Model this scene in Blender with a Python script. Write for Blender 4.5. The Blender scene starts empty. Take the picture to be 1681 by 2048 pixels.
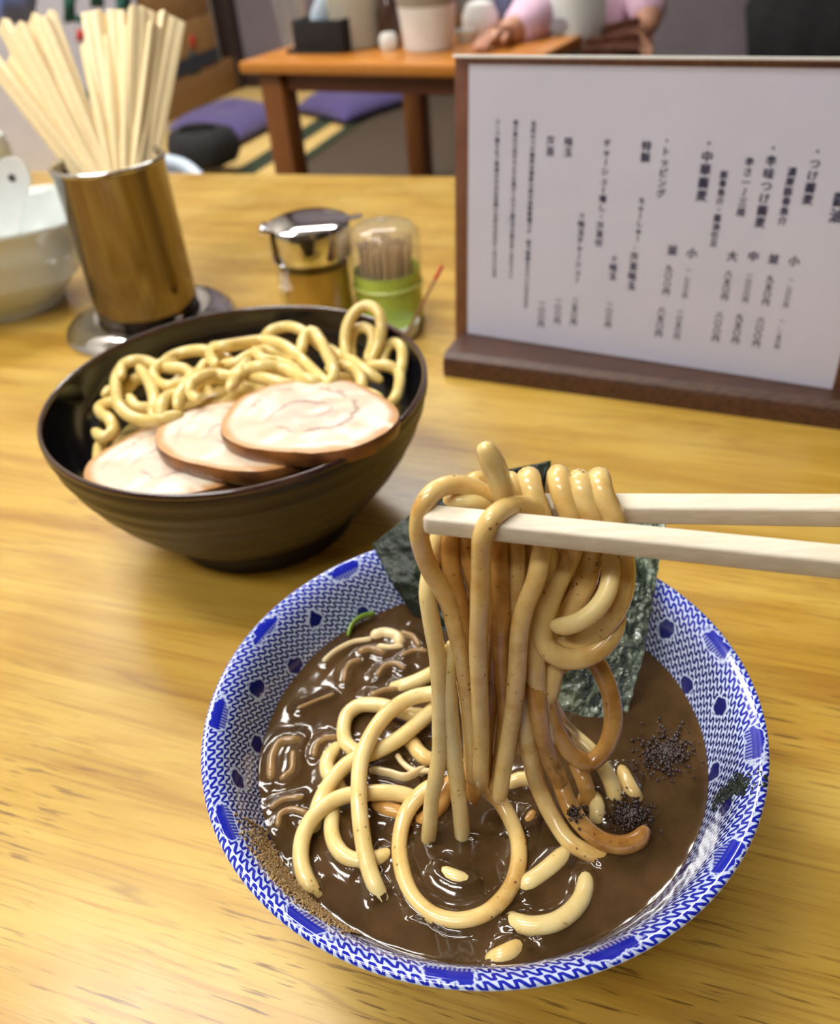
import bpy, bmesh, math, random
import numpy as np
from mathutils import Vector, Matrix, kdtree, noise

random.seed(7)
rng = np.random.default_rng(7)
SC = bpy.context.scene
COL = SC.collection
PI = math.pi

# ---------------------------------------------------------------- camera
FPX, PITCH, ROLL, CAMH = 1704.14, 0.641086, -0.0913247, 0.28429
_F = Vector((0, math.cos(PITCH), -math.sin(PITCH)))
_r0 = Vector((1, 0, 0)); _u0 = _r0.cross(_F)
_R = math.cos(ROLL) * _r0 + math.sin(ROLL) * _u0
_U = -math.sin(ROLL) * _r0 + math.cos(ROLL) * _u0
cam = bpy.data.cameras.new('camera'); cam_o = bpy.data.objects.new('camera', cam); COL.objects.link(cam_o)
cam_o.matrix_world = Matrix(((_R.x, _U.x, -_F.x, 0), (_R.y, _U.y, -_F.y, 0), (_R.z, _U.z, -_F.z, CAMH), (0, 0, 0, 1)))
cam.sensor_fit = 'HORIZONTAL'; cam.sensor_width = 36.0; cam.lens = 36.0 * FPX / 1681.0
cam.clip_start = 0.01; cam.clip_end = 50
cam.dof.use_dof = True; cam.dof.focus_distance = 0.235; cam.dof.aperture_fstop = 15.0
SC.camera = cam_o

# ---------------------------------------------------------------- world, exposure
SC.view_settings.view_transform = 'Standard'
SC.view_settings.look = 'None'
SC.view_settings.gamma = 1.0
SC.view_settings.use_curve_mapping = False
SC.view_settings.exposure = 0.58
W = bpy.data.worlds.new('world'); SC.world = W; W.use_nodes = True
W.node_tree.nodes['Background'].inputs[0].default_value = (0.75, 0.8, 0.9, 1)
W.node_tree.nodes['Background'].inputs[1].default_value = 0.15
LAMP_W = 17.0          # emission strength of the ceiling lamps' diffusers

# ---------------------------------------------------------------- picking a real place for a traced point
CAM = Vector((0, 0, CAMH))
def ray(px, py):
    return (px - 840.5) / FPX * _R - (py - 1024.0) / FPX * _U + _F
def onz(px, py, z):
    d = ray(px, py); return CAM + d * ((z - CAMH) / d.z)
def ony(px, py, y):
    d = ray(px, py); return CAM + d * (y / d.y)

# ---------------------------------------------------------------- node helpers
class N:
    """A float socket with arithmetic."""
    def __init__(s, nt, sock): s.nt, s.k = nt, sock
    def op(s, o, *a):
        n = s.nt.nodes.new('ShaderNodeMath'); n.operation = o
        for i, x in enumerate((s,) + a):
            if isinstance(x, N): s.nt.links.new(x.k, n.inputs[i])
            else: n.inputs[i].default_value = x
        return N(s.nt, n.outputs[0])
    def __add__(s, o): return s.op('ADD', o)
    def __sub__(s, o): return s.op('SUBTRACT', o)
    def __mul__(s, o): return s.op('MULTIPLY', o)
    def __truediv__(s, o): return s.op('DIVIDE', o)
    def fract(s): return s.op('FRACT')
    def floor(s): return s.op('FLOOR')
    def sin(s): return s.op('SINE')
    def abs(s): return s.op('ABSOLUTE')
    def mx(s, o): return s.op('MAXIMUM', o)
    def mn(s, o): return s.op('MINIMUM', o)
    def sqrt(s): return s.op('SQRT')
    def mod(s, o): return s.op('FLOORED_MODULO', o)
    def ss(s, a, b, lo=0.0, hi=1.0):
        n = s.nt.nodes.new('ShaderNodeMapRange'); n.interpolation_type = 'SMOOTHSTEP'
        s.nt.links.new(s.k, n.inputs[0])
        for i, x in enumerate((a, b, lo, hi)): n.inputs[i + 1].default_value = x
        return N(s.nt, n.outputs[0])

def new_mat(name):
    m = bpy.data.materials.new(name); m.use_nodes = True
    return m, m.node_tree, m.node_tree.nodes['Principled BSDF']
def coords(nt, kind='Object', scale=(1, 1, 1), rot=(0, 0, 0)):
    t = nt.nodes.new('ShaderNodeTexCoord'); mp = nt.nodes.new('ShaderNodeMapping')
    mp.inputs['Scale'].default_value = scale
    src = t.outputs[kind]
    if any(rot):                                     # turn first, then stretch along the turned axes
        m0 = nt.nodes.new('ShaderNodeMapping'); m0.inputs['Rotation'].default_value = rot
        nt.links.new(src, m0.inputs[0]); src = m0.outputs[0]
    nt.links.new(src, mp.inputs[0]); return mp.outputs[0]
def noise_n(nt, vec, scale, detail=4, rough=.55, dist=0):
    n = nt.nodes.new('ShaderNodeTexNoise'); n.inputs['Scale'].default_value = scale
    n.inputs['Detail'].default_value = detail; n.inputs['Roughness'].default_value = rough
    n.inputs['Distortion'].default_value = dist
    if vec is not None: nt.links.new(vec, n.inputs['Vector'])
    return N(nt, n.outputs['Fac'])
def voro(nt, vec, scale, feat='F1', rnd=1.0):
    n = nt.nodes.new('ShaderNodeTexVoronoi'); n.feature = feat; n.inputs['Scale'].default_value = scale
    n.inputs['Randomness'].default_value = rnd
    if vec is not None: nt.links.new(vec, n.inputs['Vector'])
    return N(nt, n.outputs['Distance'])
def c4(c): return (c[0], c[1], c[2], 1)
def mixc(nt, f, a, b):
    n = nt.nodes.new('ShaderNodeMix'); n.data_type = 'RGBA'
    if isinstance(f, N): nt.links.new(f.k, n.inputs[0])
    else: n.inputs[0].default_value = f
    for x, i in ((a, 6), (b, 7)):
        if isinstance(x, tuple): n.inputs[i].default_value = c4(x)
        else: nt.links.new(x, n.inputs[i])
    return n.outputs[2]
def ramp(nt, f, stops):
    n = nt.nodes.new('ShaderNodeValToRGB'); e = n.color_ramp.elements
    while len(e) < len(stops): e.new(.5)
    for q, (p, c) in zip(e, stops): q.position = p; q.color = c4(c)
    nt.links.new(f.k, n.inputs[0]); return n.outputs[0]
def bump(nt, b, h, strength=.3, dist=.001):
    n = nt.nodes.new('ShaderNodeBump'); n.inputs['Strength'].default_value = strength
    n.inputs['Distance'].default_value = dist
    nt.links.new(h.k, n.inputs['Height']); nt.links.new(n.outputs[0], b.inputs['Normal'])
def setp(b, **k):
    names = dict(rough='Roughness', metal='Metallic', coat='Coat Weight', coatr='Coat Roughness', spec='Specular IOR Level',
                 sss='Subsurface Weight', sssr='Subsurface Radius', ssss='Subsurface Scale', ior='IOR', trans='Transmission Weight', sheen='Sheen Weight')
    for q, v in k.items(): b.inputs[names[q]].default_value = v

def pm(name, col, col2=None, scale=40, rough=.5, metal=0, bumpy=0, bscale=None, stretch=(1, 1, 1), rot=(0, 0, 0), coat=0, detail=4, **k):
    """A procedural material: two tones mixed by noise, optional relief."""
    m, nt, b = new_mat(name)
    if col2 is None: col2 = tuple(c * .82 for c in col)
    v = coords(nt, 'Object', stretch, rot)
    f = noise_n(nt, v, scale, detail).ss(.32, .68)
    nt.links.new(mixc(nt, f, col, col2), b.inputs['Base Color'])
    setp(b, rough=rough, metal=metal, coat=coat, **k)
    if bumpy: bump(nt, b, noise_n(nt, v, bscale or scale * 3), bumpy)
    return m

def glass(name, tint=(1, 1, 1), rough=.02, fr=1.45, haze=None, haze_f=0.0):
    """Thin clear glass or acrylic: tinted see-through with a Fresnel sheen, optionally with a milky share."""
    m, nt, b = new_mat(name); nt.nodes.remove(b)
    out = nt.nodes['Material Output']
    t = nt.nodes.new('ShaderNodeBsdfTransparent'); t.inputs[0].default_value = c4(tint)
    g = nt.nodes.new('ShaderNodeBsdfGlossy'); g.inputs['Roughness'].default_value = rough
    lw = nt.nodes.new('ShaderNodeLayerWeight'); f = N(nt, lw.outputs['Facing']).op('POWER', 4.0) * .55 + ((fr - 1) / (fr + 1)) ** 2
    f.outputs = [f.k]
    base = t.outputs[0]
    if haze:
        d = nt.nodes.new('ShaderNodeBsdfDiffuse'); mx0 = nt.nodes.new('ShaderNodeMixShader')
        nz = noise_n(nt, coords(nt), 60).ss(.2, .8, haze_f * .8, min(1, haze_f * 1.15))
        d.inputs[0].default_value = c4(haze)
        nt.links.new(nz.k, mx0.inputs[0]); nt.links.new(base, mx0.inputs[1]); nt.links.new(d.outputs[0], mx0.inputs[2])
        base = mx0.outputs[0]
    mx = nt.nodes.new('ShaderNodeMixShader')
    nt.links.new(f.outputs[0], mx.inputs[0]); nt.links.new(base, mx.inputs[1]); nt.links.new(g.outputs[0], mx.inputs[2])
    nt.links.new(mx.outputs[0], out.inputs[0]); return m

def emit(name, col, s):
    m, nt, b = new_mat(name)
    v = noise_n(nt, coords(nt), 3).ss(0, 1, .95, 1.05)
    b.inputs['Base Color'].default_value = c4(col)
    b.inputs['Emission Color'].default_value = c4(col)
    nt.links.new((v * s).k, b.inputs['Emission Strength']); return m

# ---------------------------------------------------------------- mesh helpers
class MB:
    def __init__(s): s.v, s.f, s.uv = [], [], None
    def add(s, vs, fs):
        o = len(s.v); s.v += [Vector(p) for p in vs]; s.f += [tuple(i + o for i in f) for f in fs]; return s
    def box(s, c, size, mat=None, bev=0.0):
        bm = bmesh.new(); bmesh.ops.create_cube(bm, size=1)
        for v in bm.verts: v.co = Vector((v.co.x * size[0], v.co.y * size[1], v.co.z * size[2]))
        if bev: bmesh.ops.bevel(bm, geom=bm.edges[:], offset=bev, segments=2, affect='EDGES', profile=.5)
        M = mat if mat is not None else Matrix.Identity(4)
        bm.verts.index_update()
        s.add([M @ v.co + Vector(c) for v in bm.verts], [[v.index for v in f.verts] for f in bm.faces]); bm.free(); return s
    def lathe(s, prof, c=(0, 0, 0), n=48, close=False, shape=None):
        """prof: (r, z) list; closed ring if close. r = 0 ends become poles."""
        vs, fs, rings = [], [], []
        for j, (r, z) in enumerate(prof):
            if r < 1e-7: rings.append([len(vs)]); vs.append((c[0], c[1], c[2] + z)); continue
            ring = []
            for i in range(n):
                a = 2 * PI * i / n
                rr = shape(a, r, z) if shape else r
                ring.append(len(vs)); vs.append((c[0] + rr * math.cos(a), c[1] + rr * math.sin(a), c[2] + z))
            rings.append(ring)
        pr = list(zip(rings[:-1], rings[1:])) + ([(rings[-1], rings[0])] if close else [])
        for A, B in pr:
            for i in range(n):
                k = (i + 1) % n
                if len(A) == 1 and len(B) == 1: break
                if len(A) == 1: fs.append((A[0], B[k], B[i]))
                elif len(B) == 1: fs.append((A[i], A[k], B[0]))
                else: fs.append((A[i], A[k], B[k], B[i]))
        return s.add(vs, fs)
    def tube(s, pts, rad, n=12, flat=1.0, up=None):
        """Round-ended tube along pts; rad is a number or one value per point."""
        P = [Vector(p) for p in pts]; m = len(P)
        R = [rad] * m if isinstance(rad, (int, float)) else list(rad)
        T = [(P[min(i + 1, m - 1)] - P[max(i - 1, 0)]).normalized() for i in range(m)]
        u = Vector(up) if up else (Vector((0, 0, 1)) if abs(T[0].z) < .9 else Vector((1, 0, 0)))
        A = (u - T[0] * u.dot(T[0])).normalized()
        rows = []
        def ring(p, a, b, r): return [p + a * (r * math.cos(2 * PI * k / n)) + b * (r * flat * math.sin(2 * PI * k / n)) for k in range(n)]
        vs = []
        for i in range(m):
            A = (A - T[i] * A.dot(T[i])).normalized(); B = T[i].cross(A)
            if i == 0:
                for q in (0.0, .5, .85): rows.append(ring(P[0] - T[0] * (R[0] * math.sqrt(1 - q * q) * .75), A, B, R[0] * max(q, .05)))
            rows.append(ring(P[i], A, B, R[i]))
            if i == m - 1:
                for q in (.85, .5, .0): rows.append(ring(P[i] + T[i] * (R[i] * math.sqrt(1 - q * q) * .75), A, B, R[i] * max(q, .05)))
        fs = []
        for j in range(len(rows) - 1):
            for k in range(n):
                k2 = (k + 1) % n; fs.append((j * n + k, j * n + k2, (j + 1) * n + k2, (j + 1) * n + k))
        fs.append(tuple(range(n - 1, -1, -1))); L = (len(rows) - 1) * n; fs.append(tuple(L + k for k in range(n)))
        for r_ in rows: vs += r_
        return s.add(vs, fs)
    def prism(s, poly, h0, h1, M=None):
        """Extrude a 2-D outline (x, y) from z=h0 to h1, then transform."""
        M = M or Matrix.Identity(4); n = len(poly)
        vs = [M @ Vector((x, y, h0)) for x, y in poly] + [M @ Vector((x, y, h1)) for x, y in poly]
        fs = [tuple(range(n - 1, -1, -1)), tuple(range(n, 2 * n))] + [(i, (i + 1) % n, n + (i + 1) % n, n + i) for i in range(n)]
        return s.add(vs, fs)
    def grid(s, rows):
        nr, nc = len(rows), len(rows[0])
        return s.add([p for r in rows for p in r], [(j * nc + i, j * nc + i + 1, (j + 1) * nc + i + 1, (j + 1) * nc + i) for j in range(nr - 1) for i in range(nc - 1)])
    def build(s, name, mat, parent=None, sharp=40, loc=None, fix=True):
        """One mesh object; its origin at the base of what it holds (or at the parent's)."""
        if loc is None:
            if parent is not None: loc = Vector(parent['_w'])
            else:
                a = np.array([tuple(v) for v in s.v]); loc = Vector(((a[:, 0].min() + a[:, 0].max()) / 2, (a[:, 1].min() + a[:, 1].max()) / 2, a[:, 2].min()))
        loc = Vector(loc)
        me = bpy.data.meshes.new(name); me.from_pydata([tuple(v - loc) for v in s.v], [], s.f)
        if fix:
            bm = bmesh.new(); bm.from_mesh(me); bmesh.ops.recalc_face_normals(bm, faces=bm.faces[:]); bm.to_mesh(me); bm.free()
        me.polygons.foreach_set('use_smooth', [True] * len(me.polygons))
        if sharp: me.set_sharp_from_angle(angle=math.radians(sharp))
        if mat: me.materials.append(mat)
        o = bpy.data.objects.new(name, me); COL.objects.link(o)
        if parent is not None: o.parent = parent; o.location = loc - Vector(parent['_w'])
        else: o.location = loc
        o['_w'] = tuple(loc)
        return o

def tag(o, label=None, cat=None, group=None, kind=None):
    if label: o['label'] = label
    if cat: o['category'] = cat
    if group: o['group'] = group
    if kind: o['kind'] = kind
    return o
def thing(name, label, cat, loc, group=None):
    o = bpy.data.objects.new(name, None); COL.objects.link(o); o.location = loc; o['_w'] = tuple(loc)
    o.empty_display_size = .02
    return tag(o, label, cat, group)
def struct(o): o['kind'] = 'structure'; return o

def spline(pts, step=.0012):
    """Centripetal Catmull-Rom through pts, resampled about every step."""
    P = [Vector(p) for p in pts]
    P = [P[0] * 2 - P[1]] + P + [P[-1] * 2 - P[-2]]
    out = []
    for i in range(1, len(P) - 2):
        p0, p1, p2, p3 = P[i - 1:i + 3]
        n = max(2, int((p2 - p1).length / step))
        t0 = 0; t1 = t0 + max((p1 - p0).length, 1e-6) ** .5; t2 = t1 + max((p2 - p1).length, 1e-6) ** .5; t3 = t2 + max((p3 - p2).length, 1e-6) ** .5
        for k in range(n):
            t = t1 + (t2 - t1) * k / n
            A1 = p0 * ((t1 - t) / (t1 - t0)) + p1 * ((t - t0) / (t1 - t0)); A2 = p1 * ((t2 - t) / (t2 - t1)) + p2 * ((t - t1) / (t2 - t1)); A3 = p2 * ((t3 - t) / (t3 - t2)) + p3 * ((t - t2) / (t3 - t2))
            B1 = A1 * ((t2 - t) / (t2 - t0)) + A2 * ((t - t0) / (t2 - t0)); B2 = A2 * ((t3 - t) / (t3 - t1)) + A3 * ((t - t1) / (t3 - t1))
            out.append(B1 * ((t2 - t) / (t2 - t1)) + B2 * ((t - t1) / (t2 - t1)))
    out.append(P[-2]); return out
def Rz(a): return Matrix.Rotation(a, 4, 'Z')
def frame(o, x, y, z):
    return Matrix(((x.x, y.x, z.x, o.x), (x.y, y.y, z.y, o.y), (x.z, y.z, z.z, o.z), (0, 0, 0, 1)))

# ================================================================ MATERIALS
def wood_table():
    m, nt, b = new_mat('table_wood')
    rot = (0, 0, math.radians(21.5))
    v = coords(nt, 'Object', (1, 1, 1), rot)
    vs = coords(nt, 'Object', (1.2, 14, 14), rot)
    g1 = noise_n(nt, vs, 4.0, 5, .6, .6)                      # broad growth bands
    g2 = noise_n(nt, coords(nt, 'Object', (2.2, 90, 90), rot), 5.0, 4, .65, .2)   # fine grain
    blot = noise_n(nt, coords(nt, 'Object', (1, 1.8, 1), rot), 9.0, 3, .5)
    base = ramp(nt, g1, [(.25, (.325, .154, .014)), (.45, (.485, .284, .035)), (.62, (.595, .380, .064)), (.8, (.42, .208, .020))])
    base = mixc(nt, blot.ss(.45, .72, 0, .55), base, (.66, .47, .12))
    base = mixc(nt, g2.ss(.50, .72, 0, .6), base, (.33, .15, .022))
    base = mixc(nt, noise_n(nt, coords(nt, 'Object', (.7, 5, 5), rot), 2.7, 4, .6, .4).ss(.52, .74, 0, .55), base, (.40, .175, .03))
    pores = noise_n(nt, coords(nt, 'Object', (9, 150, 150), rot), 5.0, 2, .5)
    patch = noise_n(nt, v, 6.0, 2).ss(.42, .60)
    base = mixc(nt, pores.ss(.57, .68, 0, .85) * patch, base, (.13, .055, .012))
    # a few growth cracks and knots
    crack = noise_n(nt, coords(nt, 'Object', (.5, 13, 13), rot), 2.6, 2, .4, .5)
    base = mixc(nt, (crack - .5).abs().ss(.0, .004, .4, 0), base, (.2, .09, .02))
    kn = voro(nt, coords(nt, 'Object', (1, 2.1, 1), rot), 6.5)
    base = mixc(nt, kn.ss(.03, .085, .5, 0), base, (.3, .12, .03))
    nt.links.new(base, b.inputs['Base Color'])
    nt.links.new(noise_n(nt, v, 15.0, 3).ss(.3, .7, .3, .46).k, b.inputs['Roughness'])
    setp(b, coat=.15, coatr=.22)
    bump(nt, b, g2 + pores * .5, .08, .0006); return m

def bowl_blue():
    m, nt, b = new_mat('blue_white_porcelain')
    uvn = nt.nodes.new('ShaderNodeUVMap'); sp = nt.nodes.new('ShaderNodeSeparateXYZ'); nt.links.new(uvn.outputs[0], sp.inputs[0])
    u, v = N(nt, sp.outputs[0]), N(nt, sp.outputs[1]) * 100.0          # v in mm from the outer lip
    wob = (noise_n(nt, coords(nt, 'Object'), 90, 2) - .5)
    PITCHMM = 2.8
    vv = v / PITCHMM + wob * .25
    row = vv.floor(); vf = vv.fract() - .5
    U = u * 152.0 + row * .36 + wob * .5
    A_ = .34; LEAN = .58; ph = (U + vf * LEAN) * (2 * PI)
    f_ = vf - ph.sin() * A_
    cs = ph.op('COSINE') * (2 * PI * A_)
    gv = (cs * -LEAN + 1.0) / PITCHMM; gu = cs / 3.5
    d = f_.abs() / (gv * gv + gu * gu).sqrt()                     # mm from the stroke's centre line
    ink = d.ss(.48, .62, 1, 0)
    # crest arches: thicker at the top of each wave
    # rim turtles / fans and inner plums
    def motif(cnt, ph, v0, a, bb, circ):
        cu = ((u * cnt + ph).fract() - .5) * (circ / cnt)
        x = cu / a; y = (v - v0) / bb
        r = (x * x + y * y).sqrt() + wob * .8 + (noise_n(nt, coords(nt, 'Object'), 230, 3) - .5) * 1.6
        return r, cu
    r1, cu1 = motif(13, .12, 5.2, 6.8, 3.4, 530.0)
    r2, cu2 = motif(13, .60, 15.5, 3.4, 3.6, 500.0)
    r3, cu3 = motif(13, .13, 24.5, 3.2, 3.4, 480.0)
    gap = (r1.ss(1.0, 1.2, 0, 1)).mn(r2.ss(1.05, 1.25, 0, 1)).mn(r3.ss(1.05, 1.25, 0, 1))
    ink = ink * gap
    fan = ((cu1 * 5.2).sin().ss(-.2, .2, .6, 1)).mx((v - 6.2).ss(-.4, .2, 1, 0))
    solid = (r1.ss(.9, 1.02, 1, 0) * fan).mx(r2.ss(.88, 1.05, 1, 0)).mx(r3.ss(.88, 1.05, 1, 0))
    ink = ink.mx(solid)
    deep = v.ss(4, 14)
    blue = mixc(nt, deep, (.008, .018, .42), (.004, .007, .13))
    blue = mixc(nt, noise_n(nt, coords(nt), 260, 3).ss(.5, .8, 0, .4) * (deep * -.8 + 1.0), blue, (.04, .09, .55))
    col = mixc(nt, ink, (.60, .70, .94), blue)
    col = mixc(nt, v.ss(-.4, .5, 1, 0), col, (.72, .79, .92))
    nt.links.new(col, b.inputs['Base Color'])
    setp(b, rough=.12, coat=.6, coatr=.04); return m

def noodle_mat(name, c1, c2, soup, soup_amt, speck, rough=.24):
    m, nt, b = new_mat(name)
    v = coords(nt, 'Object')
    col = mixc(nt, noise_n(nt, v, 110, 4).ss(.35, .7), c1, c2)
    if soup_amt: col = mixc(nt, noise_n(nt, v, 55, 4, .6).ss(.62 - soup_amt * .4, .85 - soup_amt * .2, 0, .85), col, soup)
    if speck:
        sp = voro(nt, v, 400).ss(.08, .24, 1, 0) * noise_n(nt, v, 120, 3).ss(.50, .62)
        col = mixc(nt, sp * speck, col, (.14, .05, .016))
    nt.links.new(col, b.inputs['Base Color'])
    setp(b, rough=rough, coat=.35, coatr=.12, sss=.25, ssss=.004); b.inputs['Subsurface Radius'].default_value = (1, .6, .25)
    bump(nt, b, noise_n(nt, v, 260, 3), .12, .0006); return m

M = {}
M['table'] = wood_table()
M['blue_bowl'] = bowl_blue()
M['noodle_dry'] = noodle_mat('noodle_plain', (.82, .65, .25), (.75, .55, .17), None, 0, 0, .3)
M['noodle_soup'] = noodle_mat('noodle_dipped', (.84, .68, .32), (.78, .58, .22), (.52, .27, .06), .12, .6)
M['noodle_lift'] = noodle_mat('noodle_lifted', (.80, .59, .24), (.72, .48, .16), (.52, .26, .05), .34, .9)
M['noodle_brown'] = noodle_mat('noodle_soup_coated', (.58, .32, .085), (.46, .22, .045), (.30, .12, .022), .4, .9)
def broth_mat():
    m, nt, b = new_mat('broth'); v = coords(nt)
    col = mixc(nt, noise_n(nt, v, 45, 5, .6).ss(.35, .7), (.052, .027, .010), (.090, .048, .018))
    sp = voro(nt, v, 420).ss(.08, .16, 1, 0) * noise_n(nt, v, 90, 2).ss(.52, .64)
    col = mixc(nt, sp * .7, col, (.03, .012, .006))
    nt.links.new(col, b.inputs['Base Color']); setp(b, rough=.10, coat=.4, coatr=.05, ior=1.4)
    bump(nt, b, noise_n(nt, v, 150, 3), .12, .0008); return m
M['broth'] = broth_mat()
M['stick'] = pm('pale_chopstick_wood', (.86, .79, .65), (.78, .69, .53), 30, .45, stretch=(2, 25, 25), bumpy=.1)
M['pair'] = pm('pale_disposable_wood', (.86, .72, .44), (.78, .61, .33), 60, .55, stretch=(14, 14, 1.2), bumpy=.08)
def nori_mat():
    m, nt, b = new_mat('nori'); v = coords(nt)
    col = mixc(nt, noise_n(nt, v, 160, 5, .65).ss(.35, .7), (.006, .010, .007), (.022, .040, .022))
    nt.links.new(col, b.inputs['Base Color']); setp(b, rough=.45, spec=.45, coat=.12, coatr=.3)
    h = noise_n(nt, v, 210, 4, .6, .5) + voro(nt, v, 260) * .5
    bump(nt, b, h, .9, .0022); return m
M['nori'] = nori_mat()
def nori_wet_glints():
    m, nt, b = new_mat('wet_nori_painted_glints'); v = coords(nt)
    nt.links.new(mixc(nt, noise_n(nt, v, 160, 5, .65).ss(.35, .7), (.03, .055, .036), (.30, .39, .28)), b.inputs['Base Color'])  # pale green tone paints the sheet's glints into its base colour
    setp(b, rough=.2, spec=1.0, coat=1.0, coatr=.16)
    bump(nt, b, noise_n(nt, v, 190, 3, .6, .8) + voro(nt, v, 230) * .6, 1.0, .004); return m
M['nori_wet_glints'] = nori_wet_glints()
def black_bowl_out():
    m, nt, b = new_mat('brown_black_glaze'); v = coords(nt)
    vz = coords(nt, 'Object', (1, 1, 1))
    col = mixc(nt, noise_n(nt, coords(nt, 'Object', (3, 3, 60)), 5, 3).ss(.4, .65), (.016, .010, .007), (.036, .021, .012))
    nt.links.new(col, b.inputs['Base Color']); setp(b, rough=.42, coat=.05, coatr=.2)
    bump(nt, b, noise_n(nt, coords(nt, 'Object', (2, 2, 90)), 6, 3), .12, .001); return m
M['black_out'] = black_bowl_out()
M['black_in'] = pm('black_lacquer', (.006, .006, .009), (.008, .008, .011), 80, .12, coat=.3)
M['rim_brown'] = pm('brown_rim_glaze', (.060, .022, .016), (.035, .014, .010), 90, .16, coat=.6)
M['chrome'] = pm('chrome', (.72, .72, .74), (.66, .66, .68), 30, .07, 1.0)
M['steel'] = pm('stainless_steel', (.25, .21, .18), (.20, .165, .14), 30, .09, 1.0, stretch=(30, 30, 1))
M['porcelain'] = pm('white_porcelain', (.70, .76, .74), (.64, .70, .68), 25, .22, coat=.4)
M['white_plastic'] = pm('white_plastic', (.82, .84, .83), (.76, .78, .77), 25, .35)
M['dark_wood'] = pm('dark_oiled_wood', (.105, .042, .022), (.045, .018, .010), 26, .38, stretch=(2, 22, 22), bumpy=.3, coat=.15)
M['frame_wood'] = pm('reddish_backing_wood', (.22, .085, .045), (.15, .055, .03), 30, .42, stretch=(18, 18, 2), bumpy=.15)
M['paper'] = pm('menu_paper', (.70, .70, .82), (.67, .67, .79), 14, .7)
M['ink'] = pm('menu_ink', (.035, .035, .085), (.05, .05, .11), 60, .6)
M['clear'] = glass('clear_acrylic', (.98, .98, .99), .03, 1.3)
M['cruet_glass'] = glass('cruet_glass', (.97, .98, .96), .03, 1.5)
M['jar_glass'] = glass('clear_glass', (.97, .98, .97), .03, 1.5, (.85, .88, .88), .06)
M['clear_plastic'] = glass('clear_plastic_lid', (.93, .95, .95), .05, 1.5, (.92, .92, .92), .09)
M['vinegar'] = pm('amber_liquid', (.60, .34, .045), (.50, .27, .03), 40, .15, coat=.3)
M['green_body'] = pm('green_tinted_jar', (.44, .56, .09), (.38, .50, .07), 40, .2, coat=.5)
M['green_band'] = pm('pale_green_ring', (.58, .68, .22), (.50, .62, .16), 40, .2, coat=.5)
M['pick'] = pm('toothpick_wood', (.62, .43, .22), (.5, .33, .15), 90, .6)
M['stick_brown'] = pm('brown_stick', (.32, .13, .05), (.24, .09, .03), 60, .5)
M['red'] = pm('red_tip', (.62, .035, .015), (.5, .02, .01), 60, .4)
def meat_mat():
    m, nt, b = new_mat('rolled_pork'); v = coords(nt, 'Object')
    uvn = nt.nodes.new('ShaderNodeUVMap'); sp = nt.nodes.new('ShaderNodeSeparateXYZ'); nt.links.new(uvn.outputs[0], sp.inputs[0])
    r, a = N(nt, sp.outputs[0]), N(nt, sp.outputs[1])            # radius 0..1, turn 0..1
    wob = noise_n(nt, v, 55, 4, .6) - .5
    sw = ((r * 2.6 - a + wob * 1.3).fract() - .5).abs()
    line = sw.ss(.0, .16, 1, 0) * r.ss(.05, .2) * r.ss(.66, .84, 1, 0)
    fat = noise_n(nt, v, 48, 4, .55, .6).ss(.46, .62)
    col = mixc(nt, fat, (.72, .57, .42), (.84, .76, .64))
    col = mixc(nt, r.ss(.2, .6, .45, 0), col, (.66, .50, .44))
    col = mixc(nt, line * noise_n(nt, v, 75, 2).ss(.36, .56) * .85, col, (.34, .20, .16))
    col = mixc(nt, (r + wob * .12).ss(.86, .97), col, (.58, .30, .11))
    nt.links.new(col, b.inputs['Base Color'])
    setp(b, rough=.34, coat=.2, sss=.2, ssss=.004); bump(nt, b, noise_n(nt, v, 170, 4), .3, .0008); return m
M['meat'] = meat_mat()
M['rind'] = pm('roasted_rind', (.34, .125, .03), (.10, .034, .011), 50, .33, bumpy=.4, coat=.2)
M['leek'] = pm('white_leek', (.80, .66, .38), (.72, .56, .28), 90, .28, coat=.4, sss=.2, ssss=.003)
M['leek_soaked'] = pm('soaked_leek', (.36, .22, .09), (.26, .155, .06), 90, .2, coat=.4)
M['scallion'] = pm('green_scallion', (.22, .36, .04), (.16, .27, .03), 90, .3, coat=.3)
M['powder'] = pm('fish_powder', (.46, .31, .14), (.32, .20, .08), 400, .9)
M['clump'] = pm('dark_spice', (.030, .016, .013), (.05, .026, .018), 500, .2, coat=.5)
# setting
M['tatami'] = pm('tatami_straw', (.66, .46, .16), (.58, .39, .125), 60, .75, stretch=(1, 60, 1), rot=(0, 0, .35), bumpy=.1)
M['mat_shade'] = pm('painted_mat_shade', (.085, .058, .034), (.06, .04, .024), 20, .6, stretch=(1, 14, 14))  # dark brown carries the shade under the low table
M['heri'] = pm('tatami_border', (.030, .045, .020), (.022, .035, .015), 90, .8)
M['wall_b'] = pm('mauve_wall', (.185, .155, .175), (.165, .135, .15), 8, .85, bumpy=.1)
M['wall_w'] = pm('plain_wall', (.50, .46, .40), (.46, .42, .37), 5, .85)
M['wall_d'] = pm('dark_panelled_wall', (.085, .05, .03), (.06, .034, .02), 8, .6, stretch=(8, 8, 1))
M['ceil'] = pm('ceiling_board', (.62, .60, .56), (.58, .56, .52), 6, .85)
M['floor'] = pm('dark_floor', (.12, .10, .085), (.09, .075, .06), 10, .5)
M['trim'] = pm('brown_trim', (.30, .16, .055), (.24, .12, .04), 20, .5, stretch=(1, 14, 14))
M['trim_dark'] = pm('dark_post', (.045, .028, .024), (.035, .02, .018), 20, .5, stretch=(14, 14, 1))
M['base_red'] = pm('reddish_board', (.24, .085, .035), (.19, .065, .028), 20, .5, stretch=(1, 14, 14))
M['low_table'] = pm('orange_lacquered_wood', (.62, .24, .035), (.52, .19, .025), 18, .28, stretch=(2, 22, 22), coat=.4)
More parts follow.
